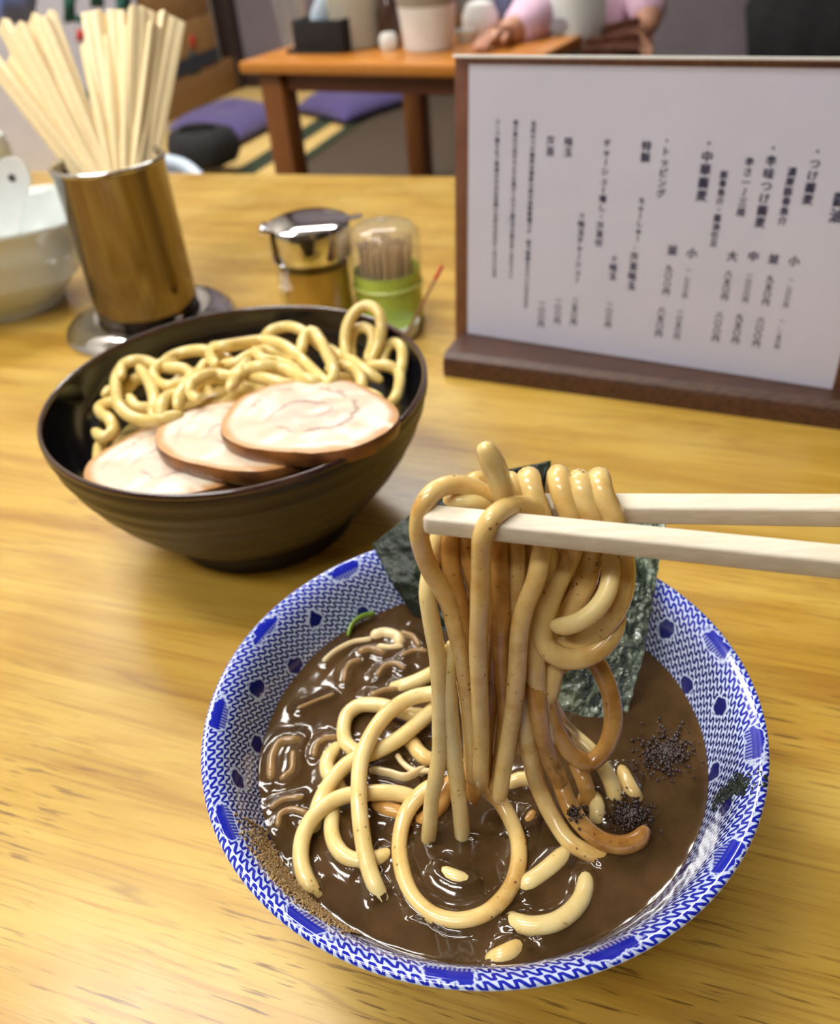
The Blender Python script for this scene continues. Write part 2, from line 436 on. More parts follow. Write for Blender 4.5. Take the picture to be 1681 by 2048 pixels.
M['low_leg'] = pm('brown_lacquered_wood', (.30, .105, .022), (.23, .075, .015), 22, .35, stretch=(14, 14, 1.5), coat=.2)
M['purple'] = pm('purple_cotton', (.078, .054, .21), (.056, .038, .155), 130, .85, bumpy=.3, sheen=.3)
M['black_cloth'] = pm('black_cloth', (.010, .010, .012), (.015, .015, .018), 60, .85, bumpy=.2)
M['pale_blue'] = pm('pale_blue_plastic', (.55, .66, .80), (.50, .61, .76), 20, .35)
M['poster'] = pm('poster_paper', (.76, .76, .86), (.72, .72, .82), 10, .7)
M['poster_blue'] = pm('blue_print', (.14, .19, .48), (.20, .25, .54), 14, .7)
M['poster_green'] = pm('green_brush_print', (.012, .09, .07), (.02, .13, .10), 30, .7)
M['carton'] = pm('carton_board', (.34, .185, .06), (.29, .15, .048), 20, .8)
M['carton_dark'] = pm('navy_print', (.020, .024, .04), (.03, .034, .05), 20, .8)
M['carton_green'] = pm('dark_green_print', (.035, .045, .03), (.05, .06, .04), 30, .8)
M['skin'] = pm('skin', (.58, .30, .20), (.52, .26, .17), 30, .5, sss=.1, ssss=.01)
M['pink'] = pm('pink_knit', (.78, .55, .70), (.70, .46, .62), 60, .85, bumpy=.2)
M['bib'] = pm('white_bib_cloth', (.78, .82, .82), (.72, .76, .77), 30, .8)
M['grey_print'] = pm('grey_print', (.45, .47, .56), (.4, .42, .5), 30, .8)
M['hair'] = pm('black_hair', (.012, .010, .010), (.02, .016, .015), 90, .4, stretch=(1, 1, 8))
M['blanket'] = pm('brown_blanket', (.25, .11, .075), (.18, .075, .05), 25, .85, bumpy=.3)
M['navy'] = pm('dark_trousers', (.02, .018, .025), (.03, .027, .035), 40, .85)
M['beige'] = pm('beige_canister', (.42, .38, .30), (.38, .34, .27), 12, .6)
M['sauce'] = pm('dark_sauce_bottle', (.06, .025, .015), (.04, .016, .01), 40, .2, coat=.5)
M['grey_stripe'] = pm('grey_band', (.34, .30, .24), (.30, .26, .2), 20, .5)
M['kettle'] = pm('grey_kettle_metal', (.22, .22, .22), (.16, .16, .16), 20, .3, .8)
M['blue_pack'] = pm('blue_packet', (.10, .16, .42), (.18, .26, .5), 20, .5)
M['brown_lid'] = pm('brown_lid', (.22, .10, .05), (.18, .08, .04), 30, .5)
M['lamp'] = emit('lamp_diffuser', (1.0, .97, .92), LAMP_W)
M['lamp_body'] = pm('lamp_housing', (.75, .75, .74), (.7, .7, .69), 20, .5)

# ================================================================ ROOM
YAW = math.radians(-20.5)
UX, UY = Vector((math.cos(YAW), math.sin(YAW), 0)), Vector((-math.sin(YAW), math.cos(YAW), 0))
def uw(u, w, z=0): return UX * u + UY * w + Vector((0, 0, z))
def toUW(p): return p.dot(UX), p.dot(UY)
ZT, ZF, ZC = -.27, -.70, 1.72            # tatami, shop floor, ceiling
cu, cw = toUW(onz(470, 172, ZT))         # back left corner of the tatami room
UR, WB = cu + 4.2, -1.9
TW = 1.30                                 # front edge of the raised tatami floor
RM = Rz(YAW)
def ubox(u0, u1, w0, w1, z0, z1, bev=0):
    return MB().box(uw((u0 + u1) / 2, (w0 + w1) / 2, (z0 + z1) / 2), (u1 - u0, w1 - w0, z1 - z0), RM, bev)
struct(ubox(cu - .1, UR, WB, cw + .1, ZF - .05, ZF).build('floor', M['floor']))
struct(ubox(cu - .1, UR, WB, cw + .1, ZC, ZC + .05).build('ceiling', M['ceil']))
struct(ubox(cu - .1, UR + .1, cw, cw + .1, ZF, ZC).build('wall_back', M['wall_b']))
struct(ubox(cu - .1, cu, WB, cw, ZF, ZC).build('wall_left', M['wall_w']))
struct(ubox(UR, UR + .1, WB, cw, ZF, ZC).build('wall_right', M['wall_d']))
struct(ubox(cu - .1, UR + .1, WB - .1, WB, ZF, ZC).build('wall_front', M['wall_d']))
# raised floor of tatami mats, each mat a part with its two cloth borders
plat = struct(ubox(cu, UR, TW, cw, ZF, ZT - .03).build('floor_raised', M['trim']))
h1, h2 = onz(473, 346, ZT), onz(651, 250, ZT)
hu = toUW(h1)[0] * .5 + toUW(h2)[0] * .5
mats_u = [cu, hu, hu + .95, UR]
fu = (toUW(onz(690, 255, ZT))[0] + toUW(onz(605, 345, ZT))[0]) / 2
mats_u[2] = fu  # from here on the tatami's soft shadow is painted as a dark mat
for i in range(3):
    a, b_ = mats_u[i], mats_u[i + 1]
    mo = ubox(a + .002, b_ - .002, TW, cw - .002, ZT - .03, ZT, .004).build('tatami_mat' if i < 2 else 'shade_painted_mat', M['tatami'] if i < 2 else M['mat_shade'], plat)
    if i == 2: break
    for e in (a + .002, b_ - .032):
        ubox(e, e + .03, TW + .002, cw - .004, ZT - .002, ZT + .0015).build('mat_border', M['heri'], mo)
struct(ubox(cu, cu + .05, TW, cw - .06, ZT + .0016, ZT + .10, .006).build('baseboard_left', M['trim']))
struct(ubox(cu + .06, UR, cw - .03, cw, ZT + .0016, ZT + .045, .006).build('baseboard_back', M['trim_dark']))
struct(ubox(cu, cu + .06, cw - .06, cw, ZT + .0016, ZC, .004).build('trim_1', M['trim_dark']))
# ceiling lamps
LAMPS = [(-1.36, 1.30, .60, .48), (-.85, .10, 1.10, .30), (-.85, 2.10, 1.05, .34), (-.45, -.85, 1.10, .27)]
lab = ['ceiling light panel left of the table beyond the frame', 'ceiling light panel above the left of the diner', 'ceiling light panel over the tatami room', 'ceiling light panel behind the diner']
for (u, w, L, D), lb in zip(LAMPS, lab):
    t = thing('ceiling_light', lb, 'light', uw(u, w, ZC - .06), 'ceiling lights')
    hb = ubox(u - L / 2, u + L / 2, w - D / 2, w + D / 2, ZC - .03, ZC - .001, .004); hb.build('housing', M['lamp_body'], t)
    ubox(u - L / 2 + .02, u + L / 2 - .02, w - D / 2 + .02, w + D / 2 - .02, ZC - .055, ZC - .03, .006).build('diffuser', M['lamp'], t)

# ================================================================ OUR TABLE
te0, te1 = onz(345, 345, 0), onz(860, 350, 0)
tw = toUW((te0 + te1) / 2)[1]
t = thing('dining_table', 'honey yellow wooden restaurant table carrying all the bowls', 'table', uw(0, .5, ZF))
ubox(-.95, .85, -.03, tw, -.035, 0, .004).build('tabletop', M['table'], t)
for su in (-.88, .78):
    for sw in (.04, tw - .08):
        ubox(su - .03, su + .03, sw - .03, sw + .03, ZF, -.035, .004).build('leg', M['low_leg'], t)

# ================================================================ BLUE BOWL
BC, RB, ZR, ZBR, RBR = Vector((.01302, .18645, 0)), .0904, .066, .045, .0750
PROF_IN = [(.0904, .0648), (.0901, .0656), (.0893, .0660), (.0880, .0657), (.0858, .0644), (.0838, .0625), (.0815, .0588), (.0785, .0525), (.0750, .0450), (.066, .030), (.050, .0165), (.030, .0105), (0.0, .0095)]
PROF_OUT = [(.0904, .0648), (.0902, .0640), (.0893, .0628), (.0868, .0605), (.0838, .0555), (.080, .0475), (.070, .030), (.056, .0155), (.044, .0095), (.043, .0), (.039, .0), (.038, .006), (0, .006)]
def lathe_uv(name, prof, mat, parent, n=360, c=BC, vsign=1):
    """A lathed shell with u = turn, v = 0.01 x arc length in mm from the lip."""
    dense = [prof[0]]
    for a, b_ in zip(prof[:-1], prof[1:]):
        k = max(1, int(math.hypot(b_[0] - a[0], b_[1] - a[1]) / .004))
        dense += [(a[0] + (b_[0] - a[0]) * i / k, a[1] + (b_[1] - a[1]) * i / k) for i in range(1, k + 1)]
    s = [0]
    for a, b_ in zip(dense[:-1], dense[1:]): s.append(s[-1] + math.hypot(b_[0] - a[0], b_[1] - a[1]))
    vs, fs, uv = [], [], []
    for (r, z) in dense:
        for i in range(n + 1):
            a = 2 * PI * i / n; vs.append((c.x + max(r, 1e-5) * math.cos(a), c.y + max(r, 1e-5) * math.sin(a), z))
    for j in range(len(dense) - 1):
        for i in range(n):
            q = (j * (n + 1) + i, (j + 1) * (n + 1) + i, (j + 1) * (n + 1) + i + 1, j * (n + 1) + i + 1)
            if vsign < 0: q = q[::-1]
            fs.append(q)
            for w_ in q: uv += [(w_ % (n + 1)) / n, vsign * s[w_ // (n + 1)] * 10.0]
    mb = MB().add(vs, fs); o = mb.build(name, mat, parent, sharp=0, fix=False)
    l = o.data.uv_layers.new(name='UVMap'); l.data.foreach_set('uv', uv); return o
bb = thing('soup_bowl', 'blue and white patterned porcelain bowl full of brown dipping broth', 'bowl', BC)
lathe_uv('bowl_inside', PROF_IN, M['blue_bowl'], bb)
lathe_uv('bowl_outside', PROF_OUT, M['blue_bowl'], bb, vsign=-1)

def wall_r(z):
    for (r0, z0), (r1, z1) in zip(PROF_IN[2:-1], PROF_IN[3:]):
        if z1 <= z <= z0: return r1 + (r0 - r1) * (z - z1) / (z0 - z1)
    return .0880

# ================================================================ NOODLES (lifted and in the broth)
cen = []            # centre-line points near the broth, for its meniscus
def noodle(pts, rad, mat, label, group, taper=True, step=.0013, n=14):
    P = spline(pts, step)
    for q in P:
        if abs(q.z - ZBR) < .006 and (q - BC).length < .1: cen.append((q.x, q.y, q.z, rad))
    sd = random.random() * 100
    R = [rad * (1 + .05 * noise.noise(Vector((sd, i * .11, 0)))) for i in range(len(P))]
    if taper:
        for k in range(3):
            f = (.72, .88, .97)[k]; R[k] *= f; R[-1 - k] *= f
    return tag(MB().tube(P, R, n, flat=.95).build('noodle', mat, sharp=0), label, 'noodle', group)

YT, YB = .1655, .1535
def lift(px, py, dy):
    f = min(1, max(0, (1640 - py) / 640.0)); return ony(px, py, YB + (YT - YB) * f + dy * .001)
RL = .00245
G1 = 'noodles lifted by the chopsticks'
def lifted(pts, mat='noodle_lift', label=None, rad=RL):
    return noodle([lift(*p) for p in pts], rad, M[mat], label, G1)
def W_(px, py, z): return onz(px, py, z)

lifted([(1000, 1012, 3), (975, 990, 1.5), (940, 974, 0), (900, 970, -2), (866, 985, -4.5), (845, 1015, -6), (838, 1055, -5), (844, 1095, -3), (858, 1135, -1.5), (877, 1168, -.5), (897, 1203, 0), (910, 1250, 0), (921, 1300, .5), (931, 1360, 1), (938, 1420, 1.5), (943, 1480, 2), (944, 1560, 3)],
       'noodle_lift', 'thick noodle looping over the left of the chopstick tips and hanging down')
# the front strand: over the front stick, down, and round in a big loop in the broth
P4 = [lift(*p) for p in [(1092, 1030, -1), (1068, 1018, -3), (1040, 1012, -6), (1010, 1018, -9.0), (985, 1036, -11.5), (968, 1066, -12), (963, 1105, -10.5), (962, 1160, -8.5), (960, 1220, -7), (957, 1290, -5), (959, 1360, -4), (962, 1430, -2.5), (964, 1490, -1), (963, 1545, 0)]]
P4 += [W_(975, 1580, .053), W_(998, 1600, .050), (W_(1022, 1640, .0475)), W_(1038, 1690, .0465), W_(1034, 1745, .0465), W_(1012, 1790, .0465), W_(970, 1828, .0462), W_(915, 1842, .0458), W_(862, 1828, .0455), W_(824, 1790, .0455), W_(804, 1735, .046), W_(800, 1680, .047), W_(812, 1628, .049), W_(840, 1590, .052), W_(880, 1562, .054)]
noodle(P4, .00255, M['noodle_lift'], 'long front noodle draped over the near chopstick ending in a wide loop in the broth', G1)
lifted([(880, 1060, 4), (872, 1095, 3), (862, 1140, 2), (856, 1185, .5), (864, 1245, 0), (875, 1310, 0), (880, 1380, 0), (881, 1450, 0), (880, 1500, 0), (873, 1550, -1), (864, 1600, -1), (860, 1650, -1.5), (857, 1690, -2), (856, 1725, -2)],
       'noodle_soup', 'leftmost hanging noodle whose end dips straight into the broth')
lifted([(905, 1290, 2), (896, 1330, 1), (898, 1400, 0), (905, 1480, 0), (914, 1560, -1), (922, 1630, -1.5), (926, 1690, -2), (925, 1742, -2)],
       'noodle_soup', 'straight hanging noodle dipping into the broth inside the big loop')
lifted([(905, 1060, 2.5), (900, 1085, 2), (901, 1130, 1.5), (912, 1180, 1.2), (924, 1230, 1), (930, 1290, 1.4), (934, 1350, 2), (940, 1420, 2.5), (946, 1480, 3), (948, 1600, 4)],
       'noodle_brown', 'soup-stained noodle second from the left under the near chopstick')
lifted([(925, 1065, 3.5), (930, 1095, 3), (943, 1140, 2.5), (953, 1180, 3), (952, 1260, 3), (950, 1330, 3), (945, 1400, 3), (948, 1470, 4), (955, 1560, 4)],
       'noodle_brown', 'soup-stained noodle tucked behind the long front noodle')
lifted([(1092, 1040, -1), (1088, 1080, -2), (1082, 1115, -4), (1072, 1160, -5.5), (1052, 1210, -6), (1040, 1260, -5), (1036, 1320, -4), (1032, 1380, -3.5), (1024, 1440, -3), (1014, 1500, -2.5), (1004, 1560, -2), (999, 1600, -2)],
       'noodle_lift', 'pale noodle hanging right of the front noodle with a free blunt end', .0025)
lifted([(1000, 1050, 1), (998, 1100, 0), (1000, 1150, -.5), (1004, 1220, -1), (1002, 1290, 0), (1006, 1350, 1), (1012, 1420, 1.5), (1005, 1500, 2), (990, 1580, 2)],
       'noodle_brown', 'soup-stained noodle hanging between the two pale front noodles')
lifted([(1030, 1050, 1.5), (1033, 1100, 1), (1032, 1160, .5), (1022, 1220, 1), (1015, 1290, 2), (1020, 1350, 3), (1035, 1430, 3.5), (1040, 1500, 4)],
       'noodle_lift', 'noodle in the middle of the hanging bundle under the near chopstick')
lifted([(985, 1060, 3), (985, 1110, 2.5), (988, 1180, 2), (988, 1260, 2), (983, 1340, 2.5), (978, 1420, 3), (970, 1500, 3), (975, 1560, 4)],
       'noodle_brown', 'brown noodle right behind the long front noodle, mostly hidden')
lifted([(1065, 1050, 2), (1066, 1100, 2), (1060, 1150, 2), (1055, 1230, 2.5), (1052, 1320, 3), (1060, 1400, 3.5), (1075, 1470, 4)],
       'noodle_brown', 'brown noodle deep in the middle of the hanging bundle')
# the wound coils: up between the sticks, over the rear stick, down behind it
def coil(bx, tx, tz_py, below, label, mat='noodle_lift', lean=0):
    tx -= 10; bx -= 8
    ry = (.1712 - .0122 * (tx - 990) / 691.0 - YT) * 1000        # where the far chopstick runs, relative to the bundle
    pts = list(reversed(below)) + [(bx, 1062, ry - 5.9), (bx - 1, 1030, ry - 6.2), (tx + 8, 992, ry - 5.2), (tx + 2, 968, ry - 3), (tx, tz_py, ry + .2), (tx - 4, 970, ry + 4), (tx - 4, 1000, ry + 6.2), (tx - 2, 1050, ry + 6.6), (tx, 1150, ry + 6), (tx - 10, 1260, ry + 6)]
    return lifted(pts, mat, label, .0030)
coil(1150, 1128, 952, [(1146, 1090, 0), (1140, 1115, .5), (1122, 1150, 0), (1104, 1190, -.5), (1090, 1240, -1), (1086, 1276, -1.5), (1100, 1302, -3), (1130, 1317, -4), (1166, 1316, -4), (1200, 1298, -3), (1224, 1268, -1), (1232, 1235, 1), (1226, 1200, 3)],
     'noodle coiled over the chopsticks whose end curls into the large right-hand loop')
coil(1090, 1068, 955, [(1092, 1090, .5), (1098, 1130, 1), (1098, 1170, 1), (1087, 1220, 1), (1074, 1270, 0), (1070, 1320, -.5), (1073, 1370, -.5), (1080, 1420, -1), (1092, 1470, -1.5), (1100, 1520, -1)],
     'noodle coiled over the chopsticks at the left end of the row of coils')
P9 = [(1188, 1090, 0), (1180, 1130, 1), (1170, 1170, 1.5), (1152, 1205, 2), (1138, 1245, 2), (1120, 1300, 2), (1105, 1350, 1), (1095, 1400, 0)]
coil(1190, 1168, 960, P9, 'noodle coiled over the chopsticks, third of the row of coils', 'noodle_lift')
coil(1234, 1208, 956, [(1240, 1085, 0), (1247, 1125, 0), (1247, 1165, -.5), (1238, 1205, -1), (1218, 1240, -1.5), (1190, 1268, -1), (1150, 1282, 0), (1120, 1275, 1)],
     'rightmost coiled noodle curving down past the near chopstick')
lifted([(1214, 1060, .5), (1217, 1100, -.5), (1222, 1140, -3), (1217, 1178, -5.5), (1198, 1212, -7), (1168, 1238, -7.5), (1135, 1251, -6.5), (1112, 1252, -4)],
       'noodle_soup', 'pale crescent of noodle inside the right-hand loop')
lifted([(1210, 1080, 6), (1200, 1130, 6), (1195, 1180, 5), (1190, 1230, 5), (1160, 1290, 5), (1120, 1340, 5)], 'noodle_brown', 'brown noodle behind the pale crescent')
lifted([(1178, 1075, 5), (1166, 1130, 5), (1160, 1190, 5), (1165, 1240, 4.5), (1190, 1290, 4)], 'noodle_brown', 'brown noodle beside the gap in the right-hand bundle')
lifted([(1020, 1012, -1), (1008, 985, -2.5), (995, 950, -4), (982, 918, -5), (971, 897, -5)], 'noodle_soup', 'stub of noodle sticking up above the chopsticks', .0029)
lifted([(945, 1030, 2), (935, 985, 2), (950, 962, 5), (975, 965, 8), (985, 1000, 11), (985, 1080, 12), (975, 1200, 11)], 'noodle_lift', 'noodle bent over the chopstick tips behind the left loop')
lifted([(1040, 1035, 1), (1032, 990, 0), (1022, 962, 4), (1015, 970, 9), (1012, 1040, 12), (1010, 1200, 11), (1000, 1330, 9)], 'noodle_lift', 'noodle coiled over the chopsticks just right of the stub')
lifted([(895, 1000, -1), (915, 1003, -2.5), (945, 1002, -2.5), (975, 1012, -1)], 'noodle_soup', 'short noodle piece lying on the tip of the near chopstick', .0019)
# strands that leave the bundle for the right of the bowl
def into(pts, tail, mat, label, rad=.0026): return noodle([lift(*p) for p in pts] + [W_(*p) for p in tail], rad, M[mat], label, G1)
into([(1040, 1330, 1), (1044, 1400, 1), (1052, 1460, 0), (1062, 1515, 0)], [(1080, 1580, .056), (1108, 1638, .050), (1142, 1685, .0475), (1184, 1708, .0455), (1222, 1715, .0435)], 'noodle_lift', 'pale noodle sweeping right and sinking into the broth', .0027)
into([(1046, 1230, 4), (1056, 1290, 2), (1068, 1350, 0), (1078, 1420, -2), (1088, 1470, -2), (1103, 1520, -2)], [(1122, 1568, .057), (1142, 1616, .054), (1170, 1655, .051), (1208, 1683, .0485), (1246, 1690, .0475), (1276, 1680, .0475), (1290, 1662, .0475)], 'noodle_brown', 'noodle sweeping right into the dark spice clump', .0028)
into([(1080, 1370, 1), (1095, 1420, 0), (1115, 1465, -1), (1145, 1508, -2), (1180, 1525, -3), (1208, 1502, -2), (1226, 1455, 0), (1225, 1405, 2), (1212, 1360, 3.5), (1192, 1322, 4.5), (1170, 1290, 5)], [], 'noodle_brown', 'soup-stained noodle making an open loop at the right of the bundle', .0027)
into([(1090, 1380, 7), (1112, 1430, 6)], [(1145, 1470, .058), (1180, 1500, .055), (1208, 1535, .052), (1226, 1575, .048), (1234, 1610, .044)], 'noodle_soup', 'pale noodle passing behind the right-hand loop into the broth', .0026)
into([(1120, 1460, 5)], [(1150, 1520, .055), (1168, 1560, .053), (1175, 1590, .048), (1160, 1620, .044)], 'noodle_brown', 'short brown noodle under the right-hand loop')

G2 = 'noodles lying in the broth'
def inb(pts, label, mat='noodle_soup', rad=.00275): return noodle([W_(x, y, z if z > .0446 else z - .0022) for x, y, z in pts], rad, M[mat], label, G2)
Z0 = .0462
inb([(905, 1382, .060), (872, 1386, .058), (827, 1394, .0575), (788, 1416, .057), (757, 1448, .0565), (735, 1486, .056), (721, 1530, .0555), (718, 1590, .055), (721, 1640, .053), (728, 1690, .0505), (738, 1735, .048), (753, 1775, .0460), (771, 1805, .0445), (786, 1830, .042)], 'noodle arching over the others at the left and running down to the near rim')
inb([(905, 1395, .052), (872, 1416, .0525), (836, 1447, .052), (797, 1478, .0515), (753, 1503, .0505), (720, 1515, .050), (693, 1530, .050), (664, 1562, .0495), (643, 1598, .0485), (630, 1640, .046), (628, 1680, .042)], 'noodle crossing under the arching one from upper right to lower left')
inb([(845, 1605, .045), (815, 1592, .0475), (783, 1586, .049), (738, 1586, .050), (695, 1591, .050), (657, 1607, .050), (627, 1634, .0495), (608, 1668, .0485), (602, 1705, .0478), (606, 1740, .047), (619, 1772, .0462), (640, 1797, .0445), (660, 1815, .0415)], 'leftmost noodle bending round near the bowl wall')
inb([(850, 1428, .049), (827, 1430, .0495), (790, 1418, .0495), (755, 1410, .049), (720, 1411, .0485), (697, 1427, .048), (688, 1455, .0478), (692, 1484, .0475), (712, 1502, .047), (745, 1508, .046)], 'noodle folded in a tight bend at the upper left')
inb([(690, 1490, .0435), (668, 1503, .0455), (655, 1523, .047), (656, 1545, .047), (672, 1565, .046), (690, 1590, .044)], 'short bend of noodle peeking out left of the crossing')
inb([(668, 1610, .045), (664, 1640, .0465), (664, 1665, .0465), (673, 1693, .0465), (692, 1714, .0465), (720, 1722, .046), (757, 1717, .0458), (785, 1706, .0445), (800, 1700, .042)], 'noodle curving low under the leftmost noodle')
inb([(735, 1612, .0445), (770, 1620, .0455), (805, 1628, .0455), (835, 1645, .044)], 'dark stretch of noodle just under the surface below the crossing', 'noodle_brown')
inb([(900, 1330, .049), (869, 1345, .0485), (836, 1361, .0475), (800, 1374, .046), (770, 1385, .043)], 'noodle sinking into the broth at the upper left')
inb([(800, 1478, .0445), (826, 1488, .047), (838, 1505, .0475), (856, 1518, .047), (880, 1515, .045)], 'short brown bend of noodle behind the hanging bundle', 'noodle_lift')
inb([(1020, 1838, .0425), (1034, 1846, .0455), (1064, 1852, .0462), (1106, 1846, .0465), (1140, 1826, .0465), (1164, 1796, .0462), (1172, 1766, .045), (1170, 1745, .0425)], 'crescent of noodle floating at the lower right of the loop')
inb([(1035, 1785, .0435), (1052, 1770, .0455), (1086, 1746, .046), (1122, 1716, .0455), (1140, 1700, .0435)], 'straight piece of noodle half sunk right of the loop')
inb([(850, 1722, .0425), (866, 1734, .0443), (910, 1756, .0448), (957, 1768, .0446), (1000, 1768, .0425)], 'noodle just under the surface inside the big loop')
inb([(978, 1928, .0435), (995, 1917, .0455), (1022, 1904, .0458), (1050, 1889, .044)], 'short noodle piece against the near rim', 'noodle_lift')
inb([(1030, 1685, .0425), (1040, 1668, .0445), (1062, 1638, .0448), (1075, 1615, .043)], 'sunken noodle piece right of the front noodle', 'noodle_brown', .0024)
inb([(1010, 1585, .0435), (1022, 1570, .0455), (1040, 1560, .0465), (1062, 1562, .046), (1080, 1580, .044)], 'low arch of noodle behind the blunt noodle end')
inb([(1182, 1590, .0435), (1192, 1605, .046), (1196, 1625, .046), (1190, 1650, .044)], 'small pale hook of noodle beside the spice clump')
inb([(1235, 1530, .0435), (1250, 1556, .0455), (1266, 1586, .0455), (1280, 1608, .0435)], 'sunken noodle piece at the right beside the pale one', 'noodle_lift')
inb([(820, 1660, .043), (850, 1640, .0455), (880, 1610, .047), (900, 1570, .048), (930, 1540, .047)], 'noodle lying under the hanging ends', 'noodle_brown')
inb([(850, 1880, .0415), (875, 1900, .0435), (905, 1915, .043), (930, 1920, .041)], 'noodle ghosting under the broth by the near rim', 'noodle_brown', .0024)
# leek and scallion in the broth
GL = 'leek slices floating in the broth'
def leek(pts, mat, label, rad=.0021, flat=.55, z=.0458, cat='leek'):
    P = spline([W_(x, y, z + (q[0] if q else 0)) for x, y, *q in pts], .001)
    for q in P: cen.append((q.x, q.y, q.z, rad))
    return tag(MB().tube(P, rad, 12, flat=flat, up=(0, 0, 1)).build('leek_slice', M[mat], sharp=0), label, cat, GL)
leek([(652, 1322), (672, 1305), (705, 1288), (738, 1282)], 'leek', 'long white leek sliver at the upper left of the broth')
leek([(752, 1272), (770, 1268), (795, 1275), (800, 1285)], 'leek', 'fat yellowish leek slice behind the white sliver', .0030, .8)
leek([(762, 1296), (780, 1298), (800, 1296)], 'leek', 'white leek slice lying just below the fat yellowish one', .0022)
leek([(724, 1306), (745, 1302), (765, 1308)], 'leek_soaked', 'brown leek piece between the white sliver and the fat slice', .0026)
leek([(758, 1350), (772, 1334), (792, 1330), (806, 1338)], 'leek_soaked', 'soaked leek curl below the white slices', .0020)
leek([(690, 1362), (694, 1342), (706, 1328), (718, 1324)], 'leek_soaked', 'soaked leek curl left of centre near the upper wall', .0022)
leek([(808, 1270), (826, 1276), (838, 1292)], 'leek_soaked', 'soaked leek slice beside the nori sheet', .0024)
leek([(808, 1312), (826, 1304), (850, 1304)], 'leek_soaked', 'soaked leek sliver left of the hanging noodles', .0018)
leek([(600, 1418), (628, 1406), (664, 1392)], 'leek_soaked', 'thin soaked leek sliver near the left wall', .0015)
leek([(545, 1555), (548, 1520), (565, 1492), (592, 1488)], 'leek_soaked', 'big rounded leek piece under the broth at the far left', .0040, .5, .0445)
leek([(570, 1560), (585, 1548), (588, 1515)], 'leek_soaked', 'rounded leek layer inside the big left piece', .0030, .5, .0448)
leek([(630, 1510), (636, 1492), (652, 1480), (668, 1478)], 'leek_soaked', 'soaked leek slice left of the folded noodle', .0022)
leek([(548, 1615), (570, 1602), (600, 1598)], 'leek_soaked', 'soaked leek slice low at the left wall', .0020)
leek([(558, 1650), (562, 1632), (585, 1622), (610, 1628)], 'leek_soaked', 'soaked leek curl beside the leftmost noodle', .0022)
leek([(752, 1545), (780, 1550), (812, 1558), (842, 1545)], 'leek', 'pale frayed leek piece in the middle of the broth', .0032, .35, .0462)
leek([(796, 1512), (806, 1526), (826, 1540), (858, 1542)], 'leek', 'thin white leek ring edge in the middle of the broth', .0010, 1, .0475)
leek([(748, 1392), (770, 1384), (800, 1380), (815, 1376)], 'leek_soaked', 'soaked leek sliver just above the folded noodle', .0022)
sc = spline([W_(698, 1268, .0465), W_(704, 1250, .0480), W_(722, 1234, .0490), W_(745, 1228, .0480)], .001)
tag(MB().tube(sc, .0016, 10, flat=.5).build('scallion_piece', M['scallion'], sharp=0), 'green scallion sliver at the upper left edge of the broth', 'scallion')

# ---------------------------------------------------------------- broth surface with menisci round what floats in it
kd = kdtree.KDTree(len(cen))
for i, (x, y, z, r) in enumerate(cen): kd.insert((x, y, 0), i)
kd.balance()
def broth_h(x, y):
    h = 0.0
    co, i, d = kd.find((x, y, 0))
    if i is not None:
        z, r = cen[i][2], cen[i][3]
        q = z - ZBR
        hw = math.sqrt(max(r * r - q * q, 0)) if abs(q) < r else 0
        if abs(q) < r: h += .0016 * math.exp(-max(0, d - hw) / .0019)
    rr = math.hypot(x - BC.x, y - BC.y)
    h += .0006 * math.exp(-max(0, .0752 - rr) / .0012)
    h += .00035 * noise.noise(Vector((x * 60, y * 60, 1.3))) + .00012 * noise.noise(Vector((x * 220, y * 220, 4)))
    return ZBR + h
mb = MB(); NR, NA = 130, 420
rows = []
for j in range(NR + 1):
    r = .0765 * (j / NR)
    rows.append([Vector((BC.x + r * math.cos(2 * PI * i / NA), BC.y + r * math.sin(2 * PI * i / NA), 0)) for i in range(NA + 1)])
for r_ in rows:
    for p in r_: p.z = broth_h(p.x, p.y)
mb.grid(rows)
tag(mb.build('broth', M['broth'], sharp=0, fix=False), 'thick brown dipping broth filling the blue bowl', 'broth', None, 'stuff')
# spice and powder
def grains(name, pts, mat, label, cat, s0, s1):
    mb = MB()
    O = [(1, 0, 0), (-1, 0, 0), (0, 1, 0), (0, -1, 0), (0, 0, 1), (0, 0, -1)]; Fc = [(0, 2, 4), (2, 1, 4), (1, 3, 4), (3, 0, 4), (2, 0, 5), (1, 2, 5), (3, 1, 5), (0, 3, 5)]
    for p in pts:
        s = random.uniform(s0, s1); R = Matrix.Rotation(random.random() * 6, 3, Vector((random.random(), random.random(), random.random() + .1)).normalized())
        mb.add([p + R @ Vector(q) * s * random.uniform(.7, 1.3) for q in O], Fc)
    return tag(mb.build(name, mat, sharp=0, fix=False), label, cat, None, 'stuff')
def blob(px, py, rx, ry, k, z):
    out = []
    for _ in range(k):
        a, q = random.random() * 2 * PI, abs(random.gauss(0, .5))
        p = W_(px + rx * q * math.cos(a), py + ry * q * math.sin(a), z)
        out.append(p + Vector((0, 0, random.uniform(-.0003, .0009))))
    return out
grains('spice_clump', blob(1332, 1505, 62, 52, 700, .0455), M['clump'], 'dark wet spice clump floating at the right of the broth', 'spice', .0003, .0008)
grains('spice_clump', blob(1262, 1632, 52, 36, 520, .0472) + blob(1150, 1625, 22, 20, 90, .056), M['clump'], 'dark wet spice clump on the end of the sweeping noodle', 'spice', .0003, .0008)
pp = []
a0, a1 = [math.atan2(q.y - BC.y, q.x - BC.x) for q in (W_(512, 1640, .055), W_(690, 1890, .055))]
if a1 < a0: a1 += 2 * PI
